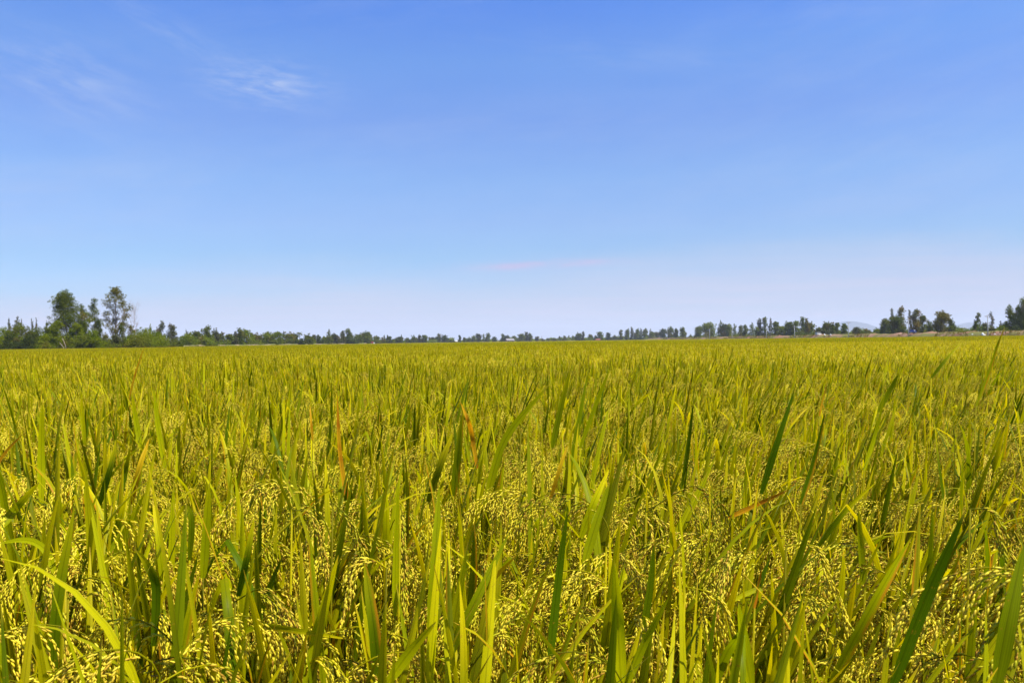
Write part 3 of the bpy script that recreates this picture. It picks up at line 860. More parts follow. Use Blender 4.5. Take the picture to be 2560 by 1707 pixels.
ROW_RIGHT = [
    (1448, 833, 24, 'round', 'mid'), (1458, 829, 9, 'tall', 'grey'), (1477, 836, 14, 'round', 'mid'), (1490, 838, 12, 'bush', 'dark'), (1500, 830, 18, 'round', 'mid'), (1520, 832, 13, 'round', 'dark'), (1537, 838, 22, 'bush', 'grey'),
    (1553, 825, 14, 'tall', 'mid'), (1568, 824, 15, 'tall', 'mid'), (1580, 819, 11, 'tall', 'grey'), (1592, 824, 20, 'tall', 'mid'), (1602, 822, 10, 'cone', 'dark'), (1612, 824, 18, 'round', 'mid'), (1626, 824, 9, 'cone', 'mid'), (1629, 830, 18, 'round', 'mid'),
    (1641, 830, 20, 'round', 'grey'), (1657, 823, 22, 'round', 'dark'), (1677, 820, 22, 'tall', 'mid'), (1690, 822, 13, 'round', 'dark'), (1707, 820, 20, 'tall', 'mid'),
    (1727, 836, 14, 'bush', 'mid'), (1745, 818, 28, 'round', 'mid'), (1771, 808, 38, 'round', 'lush'), (1801, 802, 14, 'cone', 'mid'), (1810, 812, 30, 'round', 'dark'), (1823, 814, 24, 'tall', 'lush'), (1836, 811, 13, 'cone', 'mid'),
    (1852, 814, 17, 'tall', 'mid'), (1864, 813, 18, 'tall', 'mid'), (1880, 808, 18, 'cone', 'mid'), (1894, 818, 18, 'round', 'lush'), (1899, 796, 15, 'tall', 'grey'), (1912, 792, 17, 'tall', 'mid'), (1926, 796, 12, 'cone', 'grey'),
    (1941, 805, 24, 'round', 'mid'), (1956, 815, 22, 'round', 'lush'), (1973, 806, 30, 'round', 'mid'), (1990, 803, 24, 'round', 'lush'), (2006, 792, 20, 'tall', 'mid'), (2018, 796, 14, 'tall', 'gold'), (2025, 806, 32, 'round', 'mid'),
    (1970, 828, 34, 'bush', 'grey'), (2004, 828, 44, 'bush', 'mid'), (1840, 837, 20, 'bush', 'lush'), (1872, 836, 22, 'bush', 'mid'),
    (2048, 819, 20, 'round', 'mid'), (2066, 807, 28, 'round', 'mid'), (2081, 807, 18, 'tall', 'mid'), (2093, 807, 17, 'round', 'mid'), (2111, 811, 20, 'round', 'mid'),
    (2142, 818, 24, 'round', 'grey'), (2166, 820, 32, 'bush', 'mid'), (2193, 820, 30, 'bush', 'lush'),
    (2215, 799, 32, 'round', 'mid'), (2231, 768, 13, 'tall', 'grey'), (2240, 792, 42, 'round', 'mid'), (2251, 767, 24, 'tall', 'gold'), (2274, 771, 13, 'tall', 'grey'), (2290, 773, 26, 'tall', 'gold'),
    (2306, 788, 26, 'round', 'mid'), (2323, 799, 16, 'tall', 'mid'), (2326, 813, 22, 'bush', 'lush'), (2237, 816, 54, 'bush', 'dark'), (2354, 780, 42, 'round', 'gold'), (2376, 795, 24, 'tall', 'mid'),
    (2402, 822, 50, 'bush', 'lush'), (2432, 821, 16, 'bush', 'mid'), (2437, 778, 17, 'tall', 'mid'), (2450, 797, 6, 'tall', 'grey'), (2480, 778, 14, 'tall', 'grey'), (2464, 804, 14, 'bush', 'grey'), (2478, 815, 26, 'bush', 'mid'),
    (2501, 802, 9, 'tall', 'grey'), (2506, 813, 36, 'bush', 'lush'), (2527, 771, 38, 'tall', 'mid'), (2556, 748, 44, 'tall', 'mid'), (2540, 812, 30, 'bush', 'dark'), (2575, 790, 34, 'round', 'mid'),
]
SHAPE = {'round': 'round', 'tall': 'tall loose', 'cone': 'slim pointed', 'bush': 'low bushy', 'palm': 'feathery'}
TONE = {'lush': 'bright green', 'mid': 'green', 'grey': 'grey-green', 'dark': 'dark green', 'gold': 'golden-green', '': 'green'}
ANCH = [(455, 'the eucalyptus pair'), (747, 'the coconut palm'), (932, 'the red farm machine'), (1140, 'the white-roofed hut'), (1274, 'the pale-roofed shed'), (1348, 'the bare twin stems'), (1495, 'the red-tiled house'),
        (1718, 'the roadside gap'), (1774, 'the pole by the round tree'), (1986, 'the pole by the grove'), (2046, 'the white van'), (2121, 'the pole by the hill'), (2279, 'the blue truck'), (2469, 'the cross-arm pole')]
NUM = ['next', 'second', 'third', 'fourth', 'fifth', 'sixth', 'seventh', 'eighth', 'ninth', 'tenth', 'eleventh', 'twelfth', 'thirteenth', 'fourteenth']
rows = [(r, 'left') for r in ROW_LEFT] + [(r, 'mid') for r in ROW_MID] + [(r, 'right') for r in ROW_RIGHT]
rows.sort(key=lambda q: q[0][0])
def noun(kind): return 'bush' if kind == 'bush' else ('palm' if kind == 'palm' else 'tree')
seen_labels = {}
for i, (r, row) in enumerate(rows):
    px, top, w, kind, fol = r[:5]
    # ordinal among trees (or bushes) on the same side of the nearest landmark
    ax, an = min(ANCH, key=lambda q: abs(q[0] - px) + (0.01 if q[0] > px else 0))
    side = 'right' if px >= ax else 'left'
    isb = kind == 'bush'
    k = sum(1 for (q, _) in rows if (q[3] == 'bush') == isb and ((ax <= q[0] < px) if side == 'right' else (px < q[0] < ax)))
    if kind == 'palm': label = 'lone coconut palm with drooping fronds over the left treeline'
    else: label = f"{SHAPE[kind]} {TONE[fol]} {'' if isb else 'tree'}".strip().replace('low bushy', 'low') + (' bush' if isb else '') + f", {NUM[k]} {'bush' if isb else 'tree'} {side} of {an}"
    if label in seen_labels: label = label.replace(',', ' top,', 1)
    seen_labels[label] = 1
    if len(r) > 5: d = r[5]
    elif row == 'left': d = min(640, lineX(px, -112)) * RT.uniform(1.0, 1.06)
    elif row == 'mid': d = (640 + (min(px, 1200) - 915) * 1.35 if px < 1200 else 1030) * RT.uniform(0.99, 1.04)
    else: d = min(1000, lineX(px, 178)) * RT.uniform(1.0, 1.04)
    if kind == 'bush': d *= 0.985
    name = {'round': 'round_tree', 'tall': 'tall_tree', 'cone': 'slender_tree', 'bush': 'shrub', 'palm': 'palm_tree'}[kind]
    grp = {'left': 'trees along the left side of the field', 'mid': 'distant trees across the far end', 'right': 'trees along the embankment on the right'}[row]
    kw = {}
    if px in (2437,): kw = dict(lean=0.16, dens=1.3, trunkvis=0.05)
    if px in (2231, 2251, 2290, 2274): kw = dict(trunkvis=0.2, dens=0.95)
    if px in (2480, 2501, 2450): kw = dict(dens=0.75, trunkvis=0.12)
    if px in (2527,): kw = dict(trunkvis=0.15, dens=0.9)
    if px == 2556: kw = dict(trunkvis=0.1, dens=1.2)
    place(px, top, w * (1.35 if kind in ('round', 'tall') and row != 'right' else 1.2), d, kind, fol, name, label, 'bush' if isb else ('palm tree' if kind == 'palm' else 'tree'), grp, **kw)

def undergrowth():
    """scrub filling the foot of the tree rows, one mass"""
    mb = MB(); R = random.Random(31)
    from mathutils import noise as mn
    def fill(p, r, h, ls):
        spray(mb, Vector((p.x, p.y, h * 0.5)), r, h * 0.55, ls, 0.8, R, R.uniform(0, 1), 0.3 if R.random() < .12 else 0)
    x = 456
    while x < 1470:
        if x < 905: d = min(640, lineX(x, -114.5)) * R.uniform(1.02, 1.10)
        else: d = (640 + (min(x, 1200) - 905) * 1.35 if x < 1200 else 1040) * R.uniform(1.01, 1.06)
        P = at(x, 850, d); q = mn.noise(Vector((x * 0.035, 0, 5)))
        if not (1133 < x < 1147):
            fill(P, R.uniform(1.6, 3.0) * d / 450, (4.0 + 4.0 * q) * (1 if x < 1000 else 1.15), 1.2 * d / 826)
        x += R.uniform(3.0, 5.5)
    x = 1440
    while x < 2580:
        d = min(1005, lineX(x, 182)) * R.uniform(1.0, 1.06); P = at(x, 845, d); q = mn.noise(Vector((x * 0.03, 0, 9)))
        if not (1713 < x < 1733) and not (2030 < x < 2090 and R.random() < .6):
            fill(P, R.uniform(1.4, 2.6) * d / 420, 4.8 + 3.4 * q, 1.2 * d / 826)
        x += R.uniform(3.0, 6.0)
    x = -20
    while x < 440:
        d = R.uniform(171, 186) if x < 410 else 240; P = at(x, 860, d)
        fill(P, R.uniform(1.2, 2.2), R.uniform(2.2, 4.4), 0.24)
        x += R.uniform(5, 9)
    mb.smooth = False
    o = mb.obj('undergrowth', [FOL['lush']]); tag(o, 'scrubby green undergrowth filling the foot of the tree rows', 'undergrowth', None, 'stuff')
undergrowth()

# ------------------------------------------------------------------ embankments, hills
def earth_mat(name, red, grey, grassy):
    m, g = new_mat(name)
    out = g.n('ShaderNodeOutputMaterial'); p = g.n('ShaderNodeBsdfPrincipled')
    p.inputs['Roughness'].default_value = 0.95; p.inputs['Specular IOR Level'].default_value = 0.1
    tc = g.n('ShaderNodeTexCoord')
    a = g.noise(tc.outputs['Object'], 0.35, 5, 0.6); b = g.noise(tc.outputs['Object'], 0.10, 4, 0.55); d = g.noise(tc.outputs['Object'], 2.2, 4, 0.7)
    c = g.mix(g.sstep(a, 0.35, 0.65), red, grey)
    c = g.mix(g.sstep(b, 0.42, 0.56), c, grassy)
    v = g.m('ADD', 0.7, g.m('MULTIPLY', d, 0.6))
    c = g.mix(1.0, c, g.comb(v, v, v), 'MULTIPLY')
    g.l(c, p.inputs['Base Color']); g.l(p.outputs[0], out.inputs[0])
    return m
M_EARTH = earth_mat('red_earth', (0.19, 0.085, 0.042), (0.22, 0.145, 0.09), (0.12, 0.115, 0.025))
M_BUND = earth_mat('pale_earth', (0.22, 0.17, 0.09), (0.15, 0.13, 0.05), (0.10, 0.11, 0.02))

def bank(name, mat, line, prof, step, seed, rough=0.35):
    """an earth bank along line [(x, y)], prof = [(offset, height)] across it"""
    R = random.Random(seed); mb = MB(); prev = None
    from mathutils import noise as mn
    for (x0, y0), (x1, y1) in zip(line, line[1:]):
        L = math.hypot(x1 - x0, y1 - y0); n = max(1, int(L / step)); dx, dy = (x1 - x0) / L, (y1 - y0) / L
        for i in range(n + (1 if (x1, y1) == line[-1] else 0)):
            t = i / n; x, y = x0 + (x1 - x0) * t, y0 + (y1 - y0) * t
            ring = []
            for o, h in prof:
                q = mn.noise(Vector((x * 0.11 + o * 0.35, y * 0.11, seed)))
                q2 = mn.noise(Vector((x * 0.55 + o * 0.9, y * 0.5, seed + 3)))
                hh = h * (1 + rough * q + rough * 0.5 * q2) if h > 0 else h
                ring.append(mb.vert((x - dy * o + 0.8 * q * (h > 0), y + dx * o, hh)))
            if prev:
                for k in range(len(ring) - 1): mb.face((prev[k], prev[k+1], ring[k+1], ring[k]))
            prev = ring
    o = mb.obj(name, [mat]); o['kind'] = 'structure'
    return o
PROF = [(-7, -0.3), (-5, 0.9), (-3.5, 1.8), (-2, 2.2), (0, 2.3), (3, 2.25), (5, 1.5), (8, -0.3)]
bank('embankment', M_EARTH, [(166, 150), (166, 460), (169, 1100)], [(-o, h) for o, h in PROF], 1.1, 4, 0.34)
bank('embankment_left', M_BUND, [(-118, 1050), (-114, 520), (-112, 255)], [(-2.5, -0.2), (-1.4, 1.05), (0, 1.36), (1.5, 1.28), (3, -0.2)], 1.6, 9, 0.22)
bank('embankment_far', M_BUND, [(-124, 1052), (170, 1052)], [(2.5, -0.2), (1.4, 1.05), (0, 1.38), (-1.5, 1.28), (-3, -0.2)], 3.0, 12, 0.2)

def weeds():
    """rank grass on the banks, nobody could count it"""
    mb = MB(); R = random.Random(21)
    for i in range(5200):
        y = R.uniform(200, 900); x = 166 + R.choice((-6.2, -5.4, -4.6, -3.2, -1.5, 0.5)) + R.uniform(-.5, .5) + R.uniform(-1, 1)
        from mathutils import noise as mn
        if mn.noise(Vector((x * 0.05, y * 0.035, 7))) < -0.02: continue
        o = x - 166
        z = 0.55 if o < -5 else (1.3 if o < -4 else (1.8 if o < -2.4 else 2.1))
        s = R.uniform(0.35, 0.9)
        for k in range(4):
            a = R.uniform(0, 6.28); b = Vector((x + R.gauss(0, .2), y + R.gauss(0, .2), z))
            t = b + Vector((math.cos(a) * s * 0.4, math.sin(a) * s * 0.4, s)); c = (R.random(), R.random(), 0.5 if R.random() < .3 else 0, 0)
            sd = Vector((-math.sin(a), math.cos(a), 0)) * s * 0.16
            mb.face([mb.vert(b - sd, c), mb.vert(b + sd, c), mb.vert(t, c)])
    for i in range(2600):
        if R.random() < 0.35:
            px = R.uniform(-10, 440); d = R.uniform(164, 169); P = at(px, 864, d)
        else:
            px = R.uniform(440, 900); d = lineX(px, -110.5) * R.uniform(.99, 1.0); P = at(px, 858, min(d, 700))
        s = R.uniform(0.3, 0.7)
        for k in range(4):
            a = R.uniform(0, 6.28); b = Vector((P.x + R.gauss(0, .3), P.y + R.gauss(0, .3), 0.5))
            t = b + Vector((math.cos(a) * s * 0.4, math.sin(a) * s * 0.4, s)); c = (R.random(), R.random(), 0.8 if R.random() < .3 else 0, 0)
            sd = Vector((-math.sin(a), math.cos(a), 0)) * s * 0.2
            mb.face([mb.vert(b - sd, c), mb.vert(b + sd, c), mb.vert(t, c)])
    mb.smooth = False
    o = mb.obj('weeds', [FOL['gold']]); tag(o, 'rough yellow-green weeds growing along the earth banks at the field edge', 'weeds', None, 'stuff')
weeds()

M_HILL = simple_mat('hill_forest', (0.020, 0.034, 0.026), 0.95, scale=0.004, spec=0.0)
def hill(cpx, top, wpx, d, seed, skew=0.0):
    from mathutils import noise as mn
    P = at(cpx, top, d); h = P.z; w = wpx * d / F
    mb = MB(); n = 60; m = 16
    g = []
    for j in range(m + 1):
        row = []
        for i in range(n + 1):
            u = i / n * 2 - 1; v = j / m * 2 - 1
            uu = u + skew * (1 - u * u)
            e = max(0.0, 1 - uu * uu) ** 1.25 * max(0.0, 1 - v * v)
            z = h * e * (1 + 0.10 * mn.noise(Vector((u * 3.1, v * 2, seed))) + 0.05 * mn.noise(Vector((u * 9, v * 6, seed + 5)))) - 0.5
            row.append(mb.vert((P.x + u * w / 2, P.y + v * w * 0.3, z)))
        g.append(row)
    for j in range(m):
        for i in range(n):
            mb.face((g[j][i], g[j][i+1], g[j+1][i+1], g[j+1][i]))
    o = mb.obj('mountain', [M_HILL]); o['kind'] = 'structure'
hill(2134, 803.5, 230, 11500, 2, 0.08)
hill(2430, 806, 190, 12000, 6)

# ------------------------------------------------------------------ poles, buildings, vehicles on the bank
M_CONC = simple_mat('concrete', (0.42, 0.41, 0.38), 0.8, 0.2, 2.0)
M_STEEL = simple_mat('galvanised_steel', (0.30, 0.31, 0.32), 0.5, 0.2, 4.0)
M_PORC = simple_mat('porcelain', (0.35, 0.22, 0.15), 0.3)
def pole(px, top, d, label, lampy=False):
    P = at(px, top, d); h = P.z
    root = thing('utility_pole', label, 'utility pole', (P.x, P.y, 0), 'utility poles along the embankment')
    mb = MB(); mb.tube([Vector((0, 0, 0)), Vector((0, 0, h * .5)), Vector((0, 0, h))], [0.20, 0.17, 0.12], 8); mb.obj('shaft', [M_CONC], root)
    mb = MB(); mb.smooth = False; mb.box((-1.1, -0.24, h * 0.925), (1.1, -0.12, h * 0.925 + 0.13)); mb.obj('crossarm', [M_STEEL], root)
    for x in (-0.95, -0.4, 0.4, 0.95):
        mb = MB(); z = h * 0.925 + 0.13
        mb.tube([Vector((x, -0.18, z)), Vector((x, -0.18, z + 0.06)), Vector((x, -0.18, z + 0.12)), Vector((x, -0.18, z + 0.2))], [0.03, 0.07, 0.05, 0.03], 6); mb.obj('insulator', [M_PORC], root)
    mb = MB(); mb.smooth = False
    mb.tube([Vector((0.1, -0.18, h * 0.86)), Vector((0.75, -0.18, h * 0.925))], [0.03, 0.03], 4); mb.tube([Vector((-0.1, -0.18, h * 0.86)), Vector((-0.75, -0.18, h * 0.925))], [0.03, 0.03], 4); mb.obj('brace', [M_STEEL], root)
for px, top, lab in ((2469, 787, 'grey utility pole with a cross-arm standing between two slim trees'), (2271, 796, 'pale utility pole beside the blue truck'),
                     (2121, 803, 'dark utility pole in front of the left end of the blue hill'), (1986, 814, 'grey pole in front of the tall dense grove'), (1916, 818, 'white pole against the tallest loose trees of the roadside'),
                     (1830, 824, 'grey pole half hidden by green trees, second from the roadside gap'), (1774, 822, 'pale pole in front of the big round tree right of the gap'), (1668, 824, 'thin distant pole left of the gap in the roadside trees')):
    pole(px, top, lineX(px, 158), lab)

def stems():
    root = thing('bare_tree', 'pair of thin bare stems standing above the far treeline', 'bare tree', at(1350, 850, 1010)); root.location.z = 0
    for dx, h in ((-1.6, 6.6), (1.6, 7.0)):
        mb = MB(); mb.tube([Vector((dx, 0, 0)), Vector((dx * 1.1, 0, h * .6)), Vector((dx * 1.3, 0, h))], [0.25, 0.2, 0.16], 5)
        mb.tube([Vector((dx * 1.25, 0, h * .9)), Vector((dx * 1.25 + .5, 0, h * .97)), Vector((dx * 1.25 + .9, 0, h * .93))], [0.12, 0.2, 0.1], 4); mb.obj('trunk', [M_BARK], root)
stems()

M_WHITE = simple_mat('white_paint', (0.55, 0.55, 0.53), 0.5, 0.06)
M_TIN = simple_mat('zinc_roof', (0.22, 0.21, 0.21), 0.8, 0.3, 1.2, spec=0.1)
M_REDTILE = simple_mat('red_tile', (0.22, 0.07, 0.045), 0.8)
M_BRICK = simple_mat('brick', (0.36, 0.18, 0.12), 0.9)
M_BLUE = simple_mat('blue_paint', (0.012, 0.035, 0.20), 0.4, 0.2)
M_RED = simple_mat('red_paint', (0.50, 0.05, 0.04), 0.4, 0.2)
M_GLASS = simple_mat('dark_glass', (0.03, 0.035, 0.04), 0.1, 0.1, spec=0.6)
M_RUB = simple_mat('rubber', (0.02, 0.02, 0.02), 0.8)

def house(px, d, w, dep, wall, ridge, m_wall, m_roof, label, name, rz=0.0, z0=0.0, cat='house'):
    P = at(px, 850, d); root = thing(name, label, cat, (P.x, P.y, z0), None, rz)
    mb = MB(); mb.smooth = False
    a = [mb.vert(v) for v in ((-w/2, -dep/2, 0), (w/2, -dep/2, 0), (w/2, dep/2, 0), (-w/2, dep/2, 0), (-w/2, -dep/2, wall), (w/2, -dep/2, wall), (w/2, dep/2, wall), (-w/2, dep/2, wall), (-w/2, 0, ridge - .1), (w/2, 0, ridge - .1))]
    for f in ((0,1,5,4),(1,2,6,9,5),(2,3,7,6),(3,0,4,8,7)): mb.face([a[i] for i in f])
    mb.obj('wall', [m_wall], root)
    mb = MB(); mb.smooth = False; e = 0.45; th = 0.12
    for s in (-1, 1):
        y1 = s * (dep / 2 + e); z1 = wall - (ridge - wall) * e / (dep / 2)
        q = [mb.vert(v) for v in ((-w/2-e, 0, ridge), (w/2+e, 0, ridge), (w/2+e, y1, z1), (-w/2-e, y1, z1), (-w/2-e, 0, ridge+th), (w/2+e, 0, ridge+th), (w/2+e, y1, z1+th), (-w/2-e, y1, z1+th))]
        for f in ((0,1,2,3),(4,7,6,5),(2,6,7,3),(0,3,7,4),(1,5,6,2)): mb.face([q[i] for i in f])
    mb.obj('roof', [m_roof], root)
    mb = MB(); mb.smooth = False; mb.box((-0.45, -dep/2 - 0.05, 0), (0.45, -dep/2 - 0.003, min(2.0, wall * .8))); mb.obj('door', [M_BARK], root)
    for x in (-w * .3, w * .3):
        mb = MB(); mb.smooth = False; mb.box((x - .5, -dep/2 - 0.05, wall * .4), (x + .5, -dep/2 - 0.003, wall * .8)); mb.obj('window', [M_GLASS], root)
house(1140, 930, 2.8, 3.4, 1.9, 2.6, M_BRICK, M_WHITE, 'small hut with a white roof beside the lone dark tree', 'hut')
house(1274, 985, 9.0, 10, 2.2, 4.4, M_BRICK, M_TIN, 'shed with a broad pale pitched roof among the far trees', 'shed', 0.3)
house(1495, 985, 5.0, 4, 1.6, 2.6, M_BRICK, M_REDTILE, 'small house with a red tiled roof under a round tree', 'house')
house(1013, 830, 7.0, 5, 1.9, 2.5, M_BRICK, M_TIN, 'low cottage with a pale roof hidden in the far trees left of the hut', 'cottage')

def wheel(root, x, y, z, r, wd):
    mb = MB(); mb.tube([Vector((x, y - wd/2, z)), Vector((x, y - wd/2 * .8, z)), Vector((x, y + wd/2 * .8, z)), Vector((x, y + wd/2, z))], [r * .85, r, r, r * .85], 14)
    w = mb.obj('wheel', [M_RUB], root)
    mb = MB(); mb.tube([Vector((x, y - wd/2 - .02, z)), Vector((x, y + wd/2 + .02, z))], [r * .5, r * .5], 10); mb.obj('rim', [M_STEEL], w)
def truck(px, d, z0, scale=1.0):
    P = at(px, 830, d); root = thing('truck', 'small dark blue truck with a white windscreen panel parked on the embankment', 'truck', (P.x, P.y, z0))
    mb = MB(); mb.smooth = False
    mb.box((-1.35, -.75, .55), (.35, .75, 1.30)); mb.box((-1.40, -.78, 1.30), (.38, .78, 1.36)); mb.box((-.35, -.3, 1.36), (.1, .3, 1.52)); mb.obj('cargo_bed', [M_BLUE], root)
    mb = MB(); mb.smooth = False
    pr = [(.40, .5), (1.45, .5), (1.45, .95), (1.2, 1.0), (.95, 1.42), (.40, 1.42)]
    A = [mb.vert((x, -.72, z)) for x, z in pr]; B = [mb.vert((x, .72, z)) for x, z in pr]
    mb.face(A[::-1]); mb.face(B)
    for i in range(6): mb.face((A[i], A[(i+1) % 6], B[(i+1) % 6], B[i]))
    cab = mb.obj('cab', [M_BLUE], root)
    mb = MB(); mb.smooth = False; mb.box((.46, -.745, 1.02), (.98, -.722, 1.36)); mb.obj('window', [M_WHITE], cab)
    mb = MB(); mb.smooth = False; mb.box((-1.35, -.6, .42), (1.4, .6, .50)); mb.obj('chassis', [M_STEEL], root)
    for x in (-.9, .95):
        for y in (-.66, .66): wheel(root, x, y, .34, .34, .2)
truck(2280, lineX(2280, 162.5), 2.25)

def tractor(px, d):
    P = at(px, 850, d); root = thing('tractor', 'small red farm machine with a white front standing at the far field edge', 'tractor', (P.x, P.y, 0))
    mb = MB(); mb.smooth = False; mb.box((-1.2, -.7, .9), (.3, .7, 2.2)); mb.obj('body', [M_RED], root)
    mb = MB(); mb.smooth = False; mb.box((-1.3, -.8, 2.2), (.5, .8, 2.32)); mb.obj('canopy', [M_RED], root)
    mb = MB(); mb.smooth = False; mb.box((.3, -.45, .8), (1.4, .45, 1.75)); mb.obj('hood', [M_WHITE], root)
    for x, r in ((-.7, .75), (1.0, .45)):
        for y in (-.85, .85): wheel(root, x, y, r, r, .3)
tractor(932, 612)

def van(px, d, z0):
    P = at(px, 836, d); root = thing('van', 'white van half hidden in the shade of the roadside trees', 'van', (P.x, P.y, z0), None, 0.5)
    pr = [(-1.5, .3), (1.55, .3), (1.6, .8), (1.25, 1.0), (.8, 1.55), (-1.45, 1.6)]
    mb = MB(); mb.smooth = False
    A = [mb.vert((x, -.7, z)) for x, z in pr]; B = [mb.vert((x, .7, z)) for x, z in pr]
    mb.face(A[::-1]); mb.face(B)
    for i in range(6): mb.face((A[i], A[(i+1) % 6], B[(i+1) % 6], B[i]))
    mb.obj('body', [M_WHITE], root)
    for x0, x1 in ((-1.3, -.5), (-.4, .3), (.4, .95)):
        mb = MB(); mb.smooth = False; mb.box((x0, -.72, 1.0), (x1, -.703, 1.42)); mb.obj('window', [M_GLASS], root)
    for x in (-1.0, 1.05):
        for y in (-.62, .62): wheel(root, x, y, .3, .3, .18)
van(2046, lineX(2046, 163.5), 2.2)

def sheet(px, py, d, w, h, label, seed, name='plastic_sheet', cat='plastic sheet'):
    """a crumpled white sheet or sack lying on the bank"""
    R = random.Random(seed); P = at(px, py, d); mb = MB(); n = 8
    g = []
    for j in range(n + 1):
        row = []
        for i in range(n + 1):
            u, v = i / n, j / n
            z = h * math.sin(math.pi * min(1, u * 1.1 + .06)) ** .6 * (1 - 0.7 * u) * (1 - abs(2 * v - 1) ** 2) + R.gauss(0, .03) * h
            row.append(mb.vert(((u - .5) * w, (v - .5) * w * .7, z)))
        g.append(row)
    for j in range(n):
        for i in range(n): mb.face((g[j][i], g[j][i+1], g[j+1][i+1], g[j+1][i]))
    b = [g[0][i] for i in range(n + 1)] + [g[j][n] for j in range(1, n + 1)] + [g[n][i] for i in range(n - 1, -1, -1)] + [g[j][0] for j in range(n - 1, 0, -1)]
    lo = [mb.vert((mb.v[i][0], mb.v[i][1], -h * .4)) for i in b]
    for i in range(len(b)): mb.face((b[i], lo[i], lo[(i+1) % len(b)], b[(i+1) % len(b)]))
    tag(mb.obj(name, [M_WHITE], None, P), label, cat)
sheet(2458, 836, lineX(2458, 157.2), 1.1, 0.75, 'white plastic sheet heaped on the red bank left of the cross-arm pole', 3)
sheet(2487, 835, lineX(2487, 157.2), .5, 0.2, 'small white scrap on the bank right of the cross-arm pole', 4, 'plastic_bag', 'plastic bag')
sheet(2431, 835.5, lineX(2431, 157.2), .45, 0.25, 'small pale bag on the red bank under the leaning slim tree', 5, 'plastic_bag', 'plastic bag')
sheet(2062, 836.5, lineX(2062, 163), .8, 0.6, 'white sack right of the white van', 6, 'sack', 'sack')
sheet(2077, 836.5, lineX(2077, 163), .7, 0.5, 'pale sack farther right of the white van under the drooping trees', 7, 'sack', 'sack')

# ------------------------------------------------------------------ rice plants one can point at
RH = random.Random(77)
GP = 'single rice plants standing out of the crop'
def bez(P, n):
    """smooth curve through the points P (Catmull-Rom), n + 1 samples"""
    Q = [P[0] * 2 - P[1]] + list(P) + [P[-1] * 2 - P[-2]]
    out = []
    m = len(P) - 1
    for i in range(n + 1):
        f = i / n * m; k = min(int(f), m - 1); t = f - k
        a, b, c, d = Q[k:k + 4]
        out.append(0.5 * ((2 * b) + (c - a) * t + (2*a - 5*b + 4*c - d) * t*t + (3*b - a - 3*c + d) * t*t*t))
    return out

def hero(label, pix, d, wpx=0, dry=0.0, tone=None, ear=None, extra=True):
    """pix: photo points of the blade from its foot to its tip; ear: photo points of a panicle; d metres away"""
    d = d * 1.25
    ref = pix if pix else ear
    foot = at(*ref[0], d)
    base = Vector((foot.x - 0.02, foot.y + 0.01, 0.0))
    root = thing('rice_plant', label, 'rice plant', base, GP)
    rnd = RH.random() if tone is None else tone
    mb = MB()
    top = foot - base
    mb.tube([Vector((0, 0, 0)), Vector((0.004, 0, top.z * 0.5)), top], [0.003, 0.0027, 0.0016], 5, 0, (0.2, rnd, 0.2, 0.3))
    mb.obj('stem', [M_LEAF, M_GRAIN], root)
    if pix:
        P = [at(x, y, d + RH.gauss(0, 0.012) * i) - base for i, (x, y) in enumerate(pix)]
        if len(P) == 2:
            md = (P[0] + P[1]) * 0.5; L = (P[1] - P[0]).length
            P = [P[0], md + Vector((RH.uniform(-.03, .02) * L, 0, 0.03 * L)), P[1]]
        C = bez(P, 14); W = min(wpx * 0.9 * d / F, 0.021)
        fw = Vector((0, -1, 0)); tw = RH.uniform(-.55, .55); sides = []
        for i in range(15):
            dr = (C[min(i+1, 14)] - C[max(i-1, 0)]).normalized()
            s = dr.cross(fw).normalized()
            sides.append(Quaternion(dr, tw * (0.4 + 0.8 * i / 14) + 0.25) @ s)
        mb = MB(); blade_on(mb, C, W, sides, rnd, dry, fold=0.14); mb.obj('leaf', [M_LEAF, M_GRAIN], root)
    if ear:
        E = [at(x, y, d - 0.012 * i) - base for i, (x, y) in enumerate(ear)]
        mb = MB(); path = bez(E, 12)
        L = sum((b - a).length for a, b in zip(path, path[1:]))
        panicle(mb, path[0], 0, RH, max(L, 0.15), nb=13, path=path, prnd=RH.uniform(0.45, 0.6))
        mb.obj('panicle', [M_LEAF, M_GRAIN], root)
    if extra:                                      # a lower leaf on the stem
        mb = MB(); blade(mb, (0.002, 0, top.z * 0.55), RH.uniform(0, 6.28), 0.3, 0.011, RH.uniform(0.15, 0.4), RH.uniform(0.2, 1.0), 7, RH, RH.random(), 0.0 if RH.random() < 0.7 else 0.8, twist=RH.uniform(-.5, .5))
        mb.obj('leaf', [M_LEAF, M_GRAIN], root)
    return root

